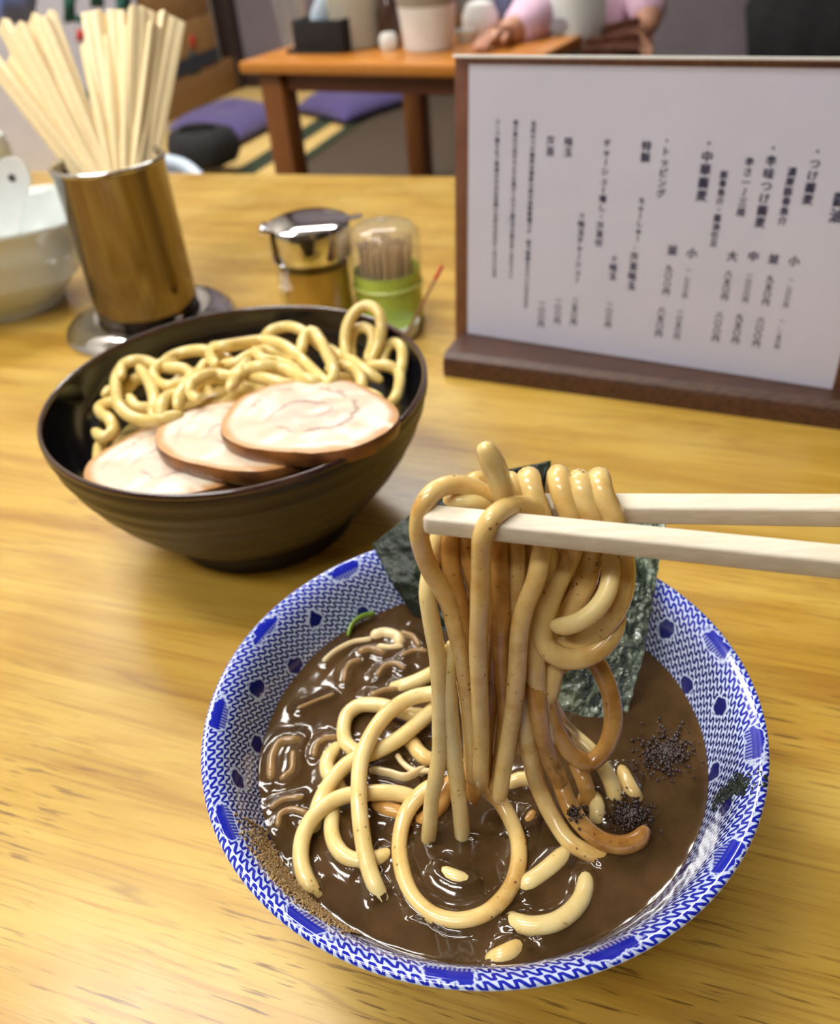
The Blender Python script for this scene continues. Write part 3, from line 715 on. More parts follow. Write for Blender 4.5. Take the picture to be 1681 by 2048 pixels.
for _ in range(2600):
    f = min(1, max(0, random.gauss(.52, .24))); a = a0 + (a1 - a0) * f
    z = random.triangular(.0455, .0632, .056 - abs(f - .5) * .012)
    r = wall_r(z) - .0002
    pp.append(Vector((BC.x + r * math.cos(a), BC.y + r * math.sin(a), z)))
grains('fish_powder', pp, M['powder'], 'tan fish powder dusted on the left inner wall of the blue bowl', 'powder', .00025, .0006)
# a dark smear of broth on the right lip
sm = []
for _ in range(420):
    a = math.atan2(W_(1518, 1562, .0655).y - BC.y, W_(1518, 1562, .0655).x - BC.x) + random.gauss(0, .022)
    z = random.triangular(.048, .0659, .064); r = wall_r(z) if z < .0625 else random.uniform(.0838, .0895)
    if z >= .0625: z = .0625 + (r - .0838) / .0057 * .0034
    sm.append(Vector((BC.x + r * math.cos(a), BC.y + r * math.sin(a), z + .0001)))
grains('nori_crumbs', sm, M['nori'], 'dark nori crumbs stuck on the right lip of the blue bowl', 'nori', .0003, .0009)

# ================================================================ NORI
def sheet(name, label, ctl, seed, amp=.0011, mat='nori', n=64, m=84):
    def lin(t, k): x = min(max(t, 0) * k, k - 1e-6); return int(x), x - int(x)
    def P(u, v):
        j, g = lin(v, len(ctl) - 1); i, f = lin(u, len(ctl[0]) - 1)
        return ctl[j][i].lerp(ctl[j][i + 1], f).lerp(ctl[j + 1][i].lerp(ctl[j + 1][i + 1], f), g)
    def S(u, v):                                        # soften the folds of the control net
        q = Vector(); 
        for a, b in ((0, 0), (.06, 0), (-.06, 0), (0, .06), (0, -.06)): q += P(min(1, max(0, u + a)), min(1, max(0, v + b)))
        return q / 5
    rows, back = [], []
    nn = (ctl[-1][0] - ctl[0][0]).cross(ctl[0][-1] - ctl[0][0]).normalized()
    for j in range(m + 1):
        v = j / m; r, b2 = [], []
        for i in range(n + 1):
            u = i / n
            e = .05 * min(u, 1 - u, v, 1 - v) / .05 if min(u, 1 - u, v, 1 - v) < .05 else .05
            p = P(u, v).lerp(S(u, v), e / .05)
            d = amp * (noise.noise(p * 95 + Vector((seed, 0, 0))) * 1.1 + noise.noise(p * 300 + Vector((seed, 2, 0))) * .6 + abs(noise.noise(p * 520)) * .55)
            k = .0007 * noise.noise(Vector((u * 30, v * 30, seed)))
            q = p + nn * d + Vector((k, 0, k)); r.append(q); b2.append(q - nn * .0003)
        rows.append(r); back.append(b2)
    mb = MB().grid(rows); o = len(mb.v); mb.grid([x[::-1] for x in back])
    ring = [(0, i) for i in range(n + 1)] + [(j, n) for j in range(1, m + 1)] + [(m, i) for i in range(n - 1, -1, -1)] + [(j, 0) for j in range(m - 1, 0, -1)]
    idx = lambda j, i: j * (n + 1) + i
    idb = lambda j, i: o + j * (n + 1) + (n - i)
    for a, b_ in zip(ring, ring[1:] + ring[:1]): mb.f.append((idx(*a), idb(*a), idb(*b_), idx(*b_)))
    return tag(mb.build(name, M[mat], sharp=0), label, 'nori', 'nori sheets')
sheet('nori_sheet', 'dark nori sheet standing behind the noodles at the left with a pointed top corner',
      [[onz(838, 1245, .042), onz(900, 1285, .042), onz(1000, 1300, .042), onz(1110, 1310, .042)],
       [ony(782, 1165, .2545), ony(880, 1180, .250), ony(985, 1180, .250), ony(1105, 1180, .2495)],
       [ony(745, 1088, .271), ony(830, 1022, .274), ony(940, 955, .277), ony(1103, 921, .282)]], 3)
sheet('nori_sheet', 'glossy crinkled nori sheet at the right behind the chopsticks, soaking its lower edge',
      [[onz(1090, 1425, .042), onz(1150, 1445, .042), onz(1200, 1455, .042), onz(1246, 1458, .042)],
       [ony(1092, 1300, .206), ony(1160, 1305, .2065), ony(1225, 1310, .2065), ony(1288, 1312, .2065)],
       [ony(1096, 1170, .224), ony(1165, 1172, .225), ony(1238, 1172, .2255), ony(1312, 1172, .2265)],
       [ony(1100, 1040, .243), ony(1170, 1042, .244), ony(1240, 1044, .245), ony(1332, 1046, .246)]], 11, .0016, 'nori_wet_glints')

# ================================================================ HELD CHOPSTICKS
def stick(p0, p1, s0, s1, label, roll=0.0):
    A, B = Vector(p0), Vector(p1); d = (B - A).normalized(); L = .205; z = Vector((0, 0, 1)); y = z.cross(d).normalized(); z2 = d.cross(y)
    y, z2 = y * math.cos(roll) + z2 * math.sin(roll), z2 * math.cos(roll) - y * math.sin(roll)
    mb = MB(); rows = []
    prof = []
    for k in range(4):                       # rounded square section
        for q in range(4):
            a = k * PI / 2 + (q / 3) * PI / 2; cx, cy = (1 if k in (0, 3) else -1), (1 if k in (0, 1) else -1)
            prof.append((cx * .72 + .28 * math.cos(a), cy * .72 + .28 * math.sin(a)))
    st = [(0, .55), (.0006, .9), (.0016, 1), (.05, 1), (.1, 1), (.15, 1), (L - .001, 1), (L, .7)]
    vs, fs = [], []
    for x, k in st:
        s = (s0 + (s1 - s0) * x / L) * .5 * k
        vs += [A + d * x + y * (cy * s) + z2 * (cz * s) for cy, cz in prof]
    n = len(prof)
    for j in range(len(st) - 1):
        for i in range(n): fs.append((j * n + i, j * n + (i + 1) % n, (j + 1) * n + (i + 1) % n, (j + 1) * n + i))
    fs += [tuple(range(n)), tuple(reversed(range((len(st) - 1) * n, len(st) * n)))]
    return tag(mb.add(vs, fs).build('chopstick', M['stick'], sharp=50), label, 'chopstick', 'chopsticks lifting the noodles')
stick(ony(848, 1037, .1585), ony(1681, 1124, .1385), .0053, .0066, 'near pale wooden chopstick with the noodle draped over it', .12)
stick(ony(990, 1014, .1712), ony(1681, 1021, .1590), .0054, .0074, 'far pale wooden chopstick behind the row of coils', .12)

# ================================================================ BLACK BOWL
KC, RK, ZK = Vector((-.08742, .3914, 0)), .0974, .082
t = thing('ramen_bowl', 'large black bowl brown outside with plain noodles and pork slices', 'bowl', KC)
outp = [(.0974, ZK - .001)]
NS = 60
for i in range(1, NS + 1):
    f = i / NS
    z = (ZK - .001) * (1 - f) + .012 * f; q = (z - .012) / (ZK - .013)
    r = .052 + (.0974 - .052) * (1 - (1 - q) ** 1.55) ** .80
    outp.append((r + .00035 * math.sin(f * 7 * 2 * PI) * (f < .93), z))
outp += [(.0515, .008), (.0505, .0), (.046, 0), (.045, .005), (0, .006)]
MB().lathe(outp, KC, 96).build('bowl_outside', M['black_out'], t, sharp=60)
inp = [(.0952, ZK - .0008)]
for i in range(1, 25):
    f = i / 24; q = 1 - f; inp.append((.0952 * (1 - (1 - q) ** 2.2) ** .6 if q > 0 else 0, ZK - .0008 - (ZK - .014) * f))
inp[-1] = (0, inp[-1][1])
MB().lathe(inp, KC, 96).build('bowl_inside', M['black_in'], t, sharp=0)
rim = [(.0963 + .0014 * math.cos(a), ZK + .0004 + .0019 * math.sin(a)) for a in np.linspace(0, 2 * PI, 12, endpoint=False)]
MB().lathe(rim, KC, 96, close=True).build('rim', M['rim_brown'], t, sharp=0)
# noodles in it, traced from the photograph at their heights in the bowl
G3 = 'plain noodles in the black bowl'
def K(x, y, z): return onz(60 + x / 2.001, 580 + y / 2.001, z)
def kn(pts, label, z=.074, rad=.0034):
    P = []
    for k, p in enumerate(pts):
        P.append(K(p[0], p[1], p[2] if len(p) > 2 else z + .0016 * math.sin(k * 1.9 + len(label))))
    return noodle(P, rad, M['noodle_dry'], label, G3, step=.002, n=12)
kn([(1275, 300, .074), (1262, 220, .080), (1272, 140, .088), (1305, 85, .094), (1350, 62, .096), (1395, 90, .094), (1408, 150, .088), (1395, 220, .080), (1365, 290, .074)], 'tall noodle loop standing up at the back right of the black bowl')
kn([(1290, 290, .072), (1283, 220, .077), (1298, 165, .082), (1335, 150, .084), (1370, 172, .082), (1372, 220, .077), (1350, 280, .073)], 'smaller noodle loop inside the tall standing loop')
kn([(1412, 300, .071), (1425, 245, .075), (1455, 213, .078), (1488, 232, .078), (1492, 290, .074), (1475, 360, .070)], 'small upright noodle loop at the far right of the black bowl')
kn([(1335, 312), (1390, 304), (1440, 306), (1474, 328), (1478, 390), (1460, 440), (1435, 470, .068)], 'noodle bending down at the right wall of the black bowl', .073)
kn([(930, 205, .070), (965, 165), (1020, 148), (1070, 155), (1120, 185), (1150, 215, .070)], 'noodle arch at the very back of the heap', .077)
kn([(745, 300), (722, 262), (735, 232), (775, 226), (850, 213), (930, 203), (1000, 215), (1060, 252), (1110, 300), (1155, 345), (1195, 378)], 'long noodle running across the top of the heap', .083)
kn([(1085, 250), (1100, 190), (1128, 165), (1160, 200), (1185, 250), (1212, 310), (1212, 360), (1185, 388)], 'noodle bent sharply at the top of the heap', .085)
kn([(765, 300), (830, 292), (870, 268), (940, 243), (1010, 250), (1060, 275)], 'noodle lying along the top behind the pork', .080)
kn([(365, 350), (372, 305), (410, 285), (465, 286), (510, 305), (570, 312), (620, 318), (648, 345), (620, 372), (560, 386), (510, 368), (495, 335), (520, 300), (580, 290)], 'noodle curled in a double bend at the left of the heap', .079)
kn([(372, 300), (348, 350), (345, 410), (358, 465), (400, 505), (460, 522), (530, 516), (600, 500)], 'noodle hooking round the left side of the heap', .077)
kn([(438, 312), (466, 350), (490, 400), (498, 450), (490, 505)], 'noodle running down through the left bend', .080)
kn([(530, 295), (580, 262), (640, 245), (700, 243), (760, 255), (800, 280)], 'noodle arch at the back left of the heap', .077)
kn([(635, 420), (648, 372), (690, 345), (750, 338), (810, 345), (850, 315), (870, 285)], 'noodle arching just behind the pork slices', .083)
kn([(800, 395), (830, 350), (870, 320), (930, 306), (1000, 312), (1060, 335), (1120, 362), (1170, 372)], 'noodle curving behind the top pork slice', .084)
kn([(865, 345), (930, 352), (1000, 372), (1080, 388), (1160, 396), (1240, 404), (1320, 410), (1400, 432)], 'noodle lying along the edge of the top pork slice', .080)
kn([(1195, 315), (1240, 305), (1290, 312), (1322, 345), (1330, 400)], 'noodle bend right of the heap top', .078)
kn([(262, 568, .070), (300, 592), (332, 570), (322, 520), (290, 500), (280, 470), (320, 452), (380, 455)], 'noodle end curling at the far left of the heap', .072)
kn([(525, 500), (530, 450), (570, 422), (625, 418), (670, 440)], 'noodle bend tucked above the left pork slice', .080)
kn([(282, 610), (276, 670), (290, 730), (330, 785), (380, 815)], 'noodle along the left side under the lowest pork slice', .064)
kn([(1470, 470), (1455, 530), (1420, 590), (1370, 640)], 'noodle along the right wall below the pork', .066)
kn([(700, 290), (680, 330), (640, 365), (600, 420), (590, 470)], 'noodle running down the middle left of the heap', .081)
kn([(900, 240), (940, 280), (1000, 290), (1060, 320), (1090, 370)], 'noodle crossing the middle of the heap', .082)
kn([(1150, 220), (1200, 240), (1250, 270), (1300, 290), (1350, 330), (1400, 360)], 'noodle slanting down to the right of the heap', .076)
kn([(400, 430), (430, 470), (500, 470), (560, 450), (600, 400)], 'noodle low in the left part of the heap', .074)
kn([(300, 420), (330, 400), (380, 400), (420, 360), (480, 340)], 'noodle low at the left edge of the heap', .070)
for i in range(16):                        # the lower layer of the heap, glimpsed between the strands on top
    a = i * 2.4; cx, cy = .045 * math.cos(a) * (.4 + .6 * (i % 3) / 2), .035 * math.sin(a) + .015
    pts = []
    for k in range(9):
        q = a + k * .8; pts.append(KC + Vector((cx + .022 * math.cos(q), cy + .02 * math.sin(q), .060 + .004 * math.sin(k * 1.7 + i))))
    noodle(pts, .0031, M['noodle_dry'], 'noodle in the lower layer of the heap in the black bowl', 'lower noodles in the black bowl', step=.003, n=10)
tag(MB().lathe([(.078, .040), (.074, .052), (.05, .060), (0, .062)], KC, 48).build('noodle_bed', M['noodle_dry'], sharp=0), 'packed noodles filling the black bowl under the top strands', 'noodles', None, 'stuff')
# pork slices
def pork(c, ru, rv, yaw, tilt_dir, tilt, th, seed, label):
    t = thing('pork_slice', label, 'pork slice', c, 'pork slices on the noodles')
    q = Matrix.Rotation(tilt, 4, Vector((math.cos(tilt_dir), math.sin(tilt_dir), 0))) @ Rz(yaw)
    n, nr = 72, 12
    def R(a): return 1 + .05 * math.sin(2 * a + seed) + .035 * math.sin(3 * a + seed * 2) + .02 * math.sin(5 * a + seed * 3)
    vs, fs, uv = [], [], []
    for j in range(nr + 1):
        for i in range(n + 1):
            a = 2 * PI * i / n; f = max(j / nr, .001)
            z = th / 2 - .0011 * f ** 8 + .0007 * noise.noise(Vector((f * 4 * math.cos(a), f * 4 * math.sin(a), seed)))
            vs.append(Vector(c) + q @ Vector((ru * R(a) * f * math.cos(a), rv * R(a) * f * math.sin(a), z)))
    for j in range(nr):
        for i in range(n):
            w = (j * (n + 1) + i, (j + 1) * (n + 1) + i, (j + 1) * (n + 1) + i + 1, j * (n + 1) + i + 1); fs.append(w)
            for x in w: uv += [(x // (n + 1)) / nr, (x % (n + 1)) / n]
    o = MB().add(vs, fs).build('meat', M['meat'], t, sharp=0, fix=False)
    o.data.uv_layers.new(name='UVMap').data.foreach_set('uv', uv)
    prof = [(1, th / 2 - .0011), (1.012, th / 2 - .0022), (1.015, 0), (1.0, -th / 2 + .001), (.97, -th / 2), (0, -th / 2)]
    rows = []
    for f, z in prof: rows.append([Vector(c) + q @ Vector((ru * R(2 * PI * i / n) * max(f, .001) * math.cos(2 * PI * i / n), rv * R(2 * PI * i / n) * max(f, .001) * math.sin(2 * PI * i / n), z + (.0005 * noise.noise(Vector((i * .5, z * 900, seed))) if 0 < f < 1.02 else 0))) for i in range(n + 1)])
    MB().grid(rows).build('rind', M['rind'], t, sharp=0)
pork(K(585, 698, .066), .0405, .0360, -.25, 0, -.02, .009, 1.0, 'lowest pork slice at the left with its pale face half covered')
pork(K(880, 588, .0740), .0450, .0375, -.3, 0.0, -.06, .009, 2.3, 'middle pork slice with a brown roasted lower edge')
pork(K(1118, 522, .0825), .0452, .0345, -.45, .3, -.05, .009, 4.1, 'top pork slice at the right with a thick brown rind')

# ================================================================ CHOPSTICK HOLDER
HC = Vector((-.2095, .6815, 0)); HT = .129
t = thing('chopstick_holder', 'cylindrical stainless steel holder on a round flared base full of chopsticks', 'holder', HC)
MB().lathe([(.0395, .008), (.0398, .06), (.0398, HT), (.0412, HT + .0012), (.0425, HT), (.0425, HT - .002), (.0415, HT - .0035), (.0412, .06), (.0412, .014)], HC, 144, shape=lambda a, r, z: r * (1 + .0030 * math.sin(9 * a + .6) + .0012 * math.sin(17 * a + 1) + .002 * math.sin(5 * a + z * 25))).build('cylinder', M['steel'], t, sharp=50)
MB().lathe([(.0412 + .0016 * math.cos(a), HT + .0002 + .0020 * math.sin(a)) for a in np.linspace(0, 2 * PI, 12, endpoint=False)], HC, 96, close=True).build('rim', M['chrome'], t, sharp=0)
MB().lathe([(0, .009), (.040, .0115), (.044, .0125), (.052, .0125), (.060, .0105), (.0665, .0065), (.0700, .003), (.0705, .001), (.070, 0), (0, 0)], HC, 72).build('base', M['chrome'], t, sharp=50)
pairs = [((-28, 105), (140, 333)), ((20, 126), (166, 332)), ((8, 50), (150, 318)), ((38, 55), (172, 328)), ((68, 38), (184, 320)), ((100, 32), (198, 318)), ((120, 104), (212, 334)), ((180, 28), (224, 316)), ((206, 30), (236, 312)), ((178, 96), (230, 334)), ((222, 80), (250, 330)), ((232, 24), (257, 310)), ((254, 32), (266, 312)), ((276, 18), (270, 316)), ((294, 22), (284, 308)), ((310, 52), (296, 320)), ((334, 32), (312, 304)), ((354, 42), (326, 304)), ((340, 72), (314, 314)), ((262, 62), (272, 328)), ((84, 42), (205, 326))]
plab = ['leftmost chopstick pair leaning out at the lower left of the holder', 'chopstick pair with a brown side face second from the left', 'short-looking pair at the upper left back of the holder', 'pale pair third from the upper left of the holder', 'pale pair in the middle of the left fan', 'tallest pair of the left fan', 'pair with a brown narrow face in front of the left fan', 'pair at the left of the central gap', 'pair just right of the central gap at the back', 'front centre pair with a brown narrow face', 'front pair right of the brown-faced centre one', 'tall pair in the back centre of the holder', 'back pair beside the tall centre pair', 'highest pair in the right-hand cluster', 'pair just right of the highest one', 'front pair of the right-hand cluster', 'thin-looking pair at the back right', 'rightmost chopstick pair at the holder rim', 'pair leaning in front of the rightmost one', 'short pair in the front right of the holder', 'pair wedged behind the brown-faced one of the left fan']
for i, ((tx, ty), (bx, by)) in enumerate(pairs):
    B = onz(bx, by, HT); d = ray(tx, ty)
    # the point of the sight line to the tip that lies L from the opening, leaning away where it can
    L = .138; o = CAM - B; a_, b2, c_ = d.dot(d), 2 * d.dot(o), o.dot(o) - L * L; disc = b2 * b2 - 4 * a_ * c_
    tt = (-b2 + (math.sqrt(disc) if disc > 0 else 0)) / (2 * a_)
    T = CAM + d * tt
    dr = (T - B).normalized(); A = B - dr * .085
    off = Vector((A.x - HC.x, A.y - HC.y, 0))
    if off.length > .031: A -= off.normalized() * (off.length - .031)
    A.z = max(A.z, .012)
    zd = (T - A).normalized(); sx = Vector((0, -1, 0)).lerp(Vector((-1 if tx < 170 else 1, 0, 0)), random.uniform(.05, .55)); xd = (sx - zd * sx.dot(zd)).normalized(); yd = zd.cross(xd)
    L2 = (T - A).length; F4 = frame(A, yd, xd, zd)
    mb = MB()
    for s_ in (-1, 1):                    # two sticks still joined, with the split groove between them
        mb.box(F4 @ Vector((s_ * .0034, 0, L2 / 2)), (.0065, .0066, L2), F4.to_3x3().to_4x4(), .0007)
    mb.box(F4 @ Vector((0, 0, L2 - .004)), (.003, .0050, .0078), F4.to_3x3().to_4x4())
    tag(mb.build('chopstick_pair', M['pair'], sharp=40, loc=A), plab[i], 'chopsticks', 'disposable chopsticks in the holder')

# ================================================================ CRUET AND TOOTHPICK JAR
CC = Vector((-.0640, .6340, 0)) + Vector((0, .012, 0))
t = thing('vinegar_cruet', 'glass cruet of amber liquid with a chrome lid and spout', 'cruet', CC)
MB().lathe([(0, 0), (.029, 0), (.0305, .002), (.0305, .058), (.0295, .062), (.0285, .058), (.0285, .004), (0, .004)], CC, 48).build('glass_body', M['cruet_glass'], t)
MB().lathe([(0, .0045), (.026, .0045), (.0262, .006), (.0262, .050), (0, .0502)], CC, 48).build('liquid', M['vinegar'], t)
lid = MB().lathe([(.0312, .058), (.0316, .060), (.0316, .079), (.0306, .0825), (.026, .0845), (.012, .0855), (0, .0858)], CC, 48)
lid.build('lid', M['chrome'], t, sharp=50)
MB().prism([(-.005, 0), (.005, 0), (.0035, .013), (-.0035, .013)], .0785, .0802, Matrix.Translation(CC + Vector((.028, .008, 0))) @ Rz(-PI / 2 + .2)).build('spout', M['chrome'], t)
MB().tube([CC + Vector((-.0335, -.004, .0795)), CC + Vector((-.0335, .006, .0795))], .0035, 12).build('hinge', M['chrome'], t, sharp=0)
JC = Vector((-.0085, .6250, 0)) + Vector((0, .014, 0))
t = thing('toothpick_jar', 'small round jar of toothpicks with a green body and clear domed lid', 'jar', JC)
MB().lathe([(0, 0), (.0245, 0), (.026, .0015), (.0262, .032), (.0262, .042), (.0255, .044), (.0245, .042), (.0245, .006), (0, .006)], JC, 48).build('body', M['green_body'], t)
MB().lathe([(.0264 + .0011 * math.cos(a), .033 + .0013 * math.sin(a)) for a in np.linspace(0, 2 * PI, 10, endpoint=False)], JC, 48, close=True).build('ring', M['green_band'], t, sharp=0)
MB().lathe([(.0266, .043), (.0272, .047), (.0272, .066), (.0262, .072), (.022, .0765), (.012, .0785), (0, .079)], JC, 48).build('lid', M['clear_plastic'], t, sharp=0)
MB().lathe([(.0035, .079), (.0045, .0805), (.003, .0825), (0, .083)], JC, 24).build('lid_knob', M['clear_plastic'], t, sharp=0)
for i in range(60):
    a, r = i * 2.4, .019 * math.sqrt((i + .5) / 60); p = JC + Vector((r * math.cos(a), r * math.sin(a), .0065)); q = JC + Vector((r * 1.12 * math.cos(a + .25), r * 1.12 * math.sin(a + .25), .0635 + .003 * math.sin(i * 3)))
    tag(MB().tube([p, p.lerp(q, .5), q], .00105, 6).build('toothpick', M['pick'], sharp=0), 'wooden toothpick standing in the green jar', 'toothpick', 'toothpicks in the jar')
DC = onz(792, 668, 0)
t = thing('spice_pot', 'small white pot behind the black bowl holding a red-tipped stick', 'pot', DC)
MB().lathe([(0, 0), (.016, 0), (.0185, .003), (.0195, .010), (.0190, .0112), (.018, .010), (.0165, .004), (0, .0035)], DC, 40).build('pot', M['white_plastic'], t)
a, b_ = onz(812, 672, .006), ony(884, 533, DC.y + .004)
t = thing('spice_stick', 'thin brown stick with a red tip leaning out of the small white pot', 'stick', a)
MB().tube([a, a.lerp(b_, .5), a.lerp(b_, .83)], .0011, 8).build('shaft', M['stick_brown'], t, sharp=0)
MB().tube([a.lerp(b_, .82), b_], .0015, 10).build('tip', M['red'], t, sharp=0)
# ================================================================ MENU STAND
MBL = Vector((.04556, .5676, .017)); MY, ML = -.53581, .10699
mx_ = Vector((math.cos(MY), math.sin(MY), 0)); mn_ = Vector((-math.sin(MY), math.cos(MY), 0))
mu_ = Vector((0, 0, 1)) * math.cos(ML) + mn_ * math.sin(ML); mf_ = mx_.cross(mu_)        # mf_ faces the diner
MWID, MHEI = .2435, .1722
def mp(x, y, d=0): return MBL + mx_ * x + mu_ * y + mf_ * d
MM = Matrix(((mx_.x, mu_.x, mf_.x, 0), (mx_.y, mu_.y, mf_.y, 0), (mx_.z, mu_.z, mf_.z, 0), (0, 0, 0, 1)))
t = thing('menu_stand', 'table menu on white paper in an acrylic stand with a dark wooden base', 'menu', Vector((mp(MWID / 2, 0).x, mp(MWID / 2, 0).y, 0)))
MB().box(mp(MWID / 2, MHEI / 2 - .004, -.0032), (MWID + .020, MHEI + .016, .004), MM, .0006).build('backing_board', M['frame_wood'], t)
pap = MB().box(mp(MWID / 2, MHEI / 2, -.0008), (MWID, MHEI, .0004), MM).build('paper', M['paper'], t)
MB().box(mp(MWID / 2, MHEI / 2 - .004, .0014), (MWID + .020, MHEI + .016, .0022), MM, .0005).build('acrylic_cover', M['clear'], t)
MB().box(mp(MWID / 2, MHEI + .0046, .0014), (MWID + .020, .0016, .0023), MM, .0003).build('edge_highlight', M['white_plastic'], t)  # white strip stands in for the light caught along the cover's top edge
# base bar: bevelled dark wood with a slot
bl, br = onz(888, 752, 0), onz(1690, 862, 0)
bd = (br - bl); bd.z = 0; L = MWID + .036; bd.normalize(); bn = Vector((-bd.y, bd.x, 0))
poly = [(0, 0), (.046, 0), (.046, .012), (.042, .0165), (.006, .0165), (.0015, .0135), (0, .010)]
st = frame(bl, bn, Vector((0, 0, 1)), bd)
MB().prism(poly, 0, L, st).build('base', M['dark_wood'], t, sharp=30)
VF = None
def vtext(s, x, y, size, name='lettering', sp=1.06):
    """A vertical column of characters on the paper; x, y (m) from the paper's lower left: column centre and top."""
    mb = MB()
    for k, ch in enumerate(s):
        if ch == ' ': continue
        c = bpy.data.curves.new('glyph', 'FONT'); c.body = ch; c.size = size; c.align_x = 'CENTER'; c.fill_mode = 'FRONT'; c.offset = size * .008; c.resolution_u = 2
        o = bpy.data.objects.new('glyph', c); COL.objects.link(o); bpy.context.view_layer.update()
        me = o.evaluated_get(bpy.context.evaluated_depsgraph_get()).to_mesh()
        cx = 0
        vs = [(v.co.x, v.co.y) for v in me.vertices]; fs = [tuple(p.vertices) for p in me.polygons]
        if ch in 'ー〜': 
            mxx = sum(p[0] for p in vs) / max(1, len(vs)); myy = sum(p[1] for p in vs) / max(1, len(vs)); vs = [(-(b - myy), (a - mxx) + myy) for a, b in vs]
        for q, (ex, ey) in enumerate(((0, 0), (.035, 0), (-.035, 0), (0, .03))):     # heavier strokes
            mb.add([mp(x + a + ex * size, y - size * .86 - k * size * sp + b + ey * size, -.00045 + q * .00001) for a, b in vs], fs)
        o.to_mesh_clear(); bpy.data.objects.remove(o); bpy.data.curves.remove(c)
    if mb.v: mb.build(name, M['ink'], pap, sharp=0, fix=False)
def pxy(px, py):
    """Where on the paper's plane a traced point lies."""
    d = ray(px, py); tt = (MBL - CAM).dot(mf_) / d.dot(mf_); q = CAM + d * tt - MBL; return q.dot(mx_), q.dot(mu_)
def column(s, p0, p1, sp=1.06, wide=None):
    x0, y0 = pxy(*p0); x1, y1 = pxy(*p1); n = len(s); size = (y0 - y1) / (n * sp)
    vtext(s, (x0 + x1) / 2, y0, size, sp=sp)
column('・つけ蕎麦', (1640, 292), (1612, 412))
column('濃厚豚骨魚介', (1588, 335), (1562, 452))
column('・辛味つけ蕎麦', (1550, 285), (1518, 458))
column('辛さ一〜三段', (1502, 315), (1480, 435))
column('・中華蕎麦', (1422, 275), (1400, 405))
column('豚骨魚介・醤油仕立', (1452, 342), (1424, 495))
column('・トッピング', (1338, 272), (1318, 398))
column('特製', (1294, 282), (1290, 328))
column('ちゃーしゅー、', (1284, 395), (1274, 500))
column('海苔味玉', (1270, 505), (1262, 582))
column('チャーシュー増し・海苔付', (1217, 278), (1196, 495))
column('＋味玉', (1232, 510), (1222, 562))
column('＋味玉チャーシュー', (1166, 424), (1153, 568))
column('味玉', (1139, 274), (1135, 316))
column('海苔', (1103, 272), (1099, 315))
column('当店のつけ蕎麦は国産小麦の自家製麺です 茹で時間を少々いただきます', (1068, 242), (1051, 618))
column('麺の量は小並中大よりお選びください御注文の際お申し付け下さい', (1032, 240), (1021, 558))
column('スープ割りをご希望の方はお気軽にお声をおかけくださいませ', (996, 238), (988, 556))
for ch, px, py in (('小', 1590, 512), ('並', 1549, 508), ('中', 1508, 503), ('大', 1466, 502), ('小', 1385, 496), ('並', 1346, 490)):
    column(ch, (px, py), (px - 2, py + 23))
for s, x, y in (('一、〇〇〇円', 1582, 555), ('九五〇円', 1541, 551), ('一〇〇〇円', 1500, 545), ('八五〇円', 1458, 541), ('一、〇〇〇円', 1378, 536), ('九〇〇円', 1340, 530)):
    column(s, (x, y), (x - 9, y + 62))
for s, x, y in (('一、一五〇円', 1564, 638), ('八〇〇円', 1522, 634), ('九五〇円', 1480, 628), ('八〇〇円', 1440, 624), ('一〇五〇円', 1362, 618), ('八五〇円', 1325, 614)):
    column(s, (x, y), (x - 9, y + 62))
for s, x, y in (('一〇〇円', 1221, 602), ('二五〇円', 1152, 596), ('一〇〇円', 1119, 594), ('一〇〇円', 1086, 600)):
    column(s, (x, y), (x - 6, y + 56))
column('醤油', (1681, 385), (1674, 450))

# ================================================================ WHITE BOWL AND LADLE AT THE LEFT
p = onz(130, 440, .077); WC = Vector((p.x - .075, p.y + .026, 0))
def sqr(a, r, z):
    k = min(1, max(0, (z - .012) / .04)); e = 2 + 3.0 * k
    return r * (1.0 + k * .0) / ((abs(math.cos(a - .35)) ** e + abs(math.sin(a - .35)) ** e) ** (1 / e)) * (1 - .07 * k)
t = thing('white_bowl', 'white ridged porcelain bowl with a squarish rim at the left edge', 'bowl', WC)
WZ = 1.14
wp = [(0, .004), (.034, .004), (.036, 0), (.041, 0), (.043, .004), (.044, .009), (.052, .014), (.060, .024), (.0645, .027), (.066, .029), (.0695, .042), (.0725, .045), (.073, .050), (.0745, .062), (.0775, .0655), (.0785, .068), (.0775, .0695), (.0755, .0685), (.073, .062), (.062, .028), (.04, .014), (0, .011)]
MB().lathe([(r, z * WZ) for r, z in wp], WC, 96, shape=sqr).build('bowl_body', M['porcelain'], t, sharp=50)
lt = ony(30, 322, WC.y + .01); lb_ = WC + Vector((-.01, .0, .022))
t = thing('ladle', 'white plastic ladle with a hole in its handle standing in the white bowl', 'ladle', lb_)
dl = (lt - lb_).normalized(); sd = Vector((1, 0, 0)); sd = (sd - dl * sd.dot(dl)).normalized(); nd = dl.cross(sd); LL = (lt - lb_).length
HM = frame(lb_, sd, dl, sd.cross(dl))
out = [(-.008, .0), (.008, .0), (.012, LL - .03), (.0145, LL - .012)] + [(.0145 * math.cos(a), LL - .012 + .0145 * math.sin(a)) for a in np.linspace(.2, PI - .2, 9)] + [(-.0145, LL - .012), (-.012, LL - .03)]
hd = MB()
hd.prism(out, -.0016, .0016, HM).build('handle', M['white_plastic'], t)
MB().prism([(.0032 * math.cos(a), LL - .014 + .0032 * math.sin(a)) for a in np.linspace(0, 2 * PI, 16, endpoint=False)], -.0018, .0018, HM).build('hanging_hole', M['kettle'], t)
MB().lathe([(0, 0), (.014, .002), (.021, .009), (.023, .016), (.021, .016), (.019, .010), (.012, .004), (0, .003)], WC + Vector((-.01, 0, .0122)), 32).build('ladle_cup', M['white_plastic'], t)
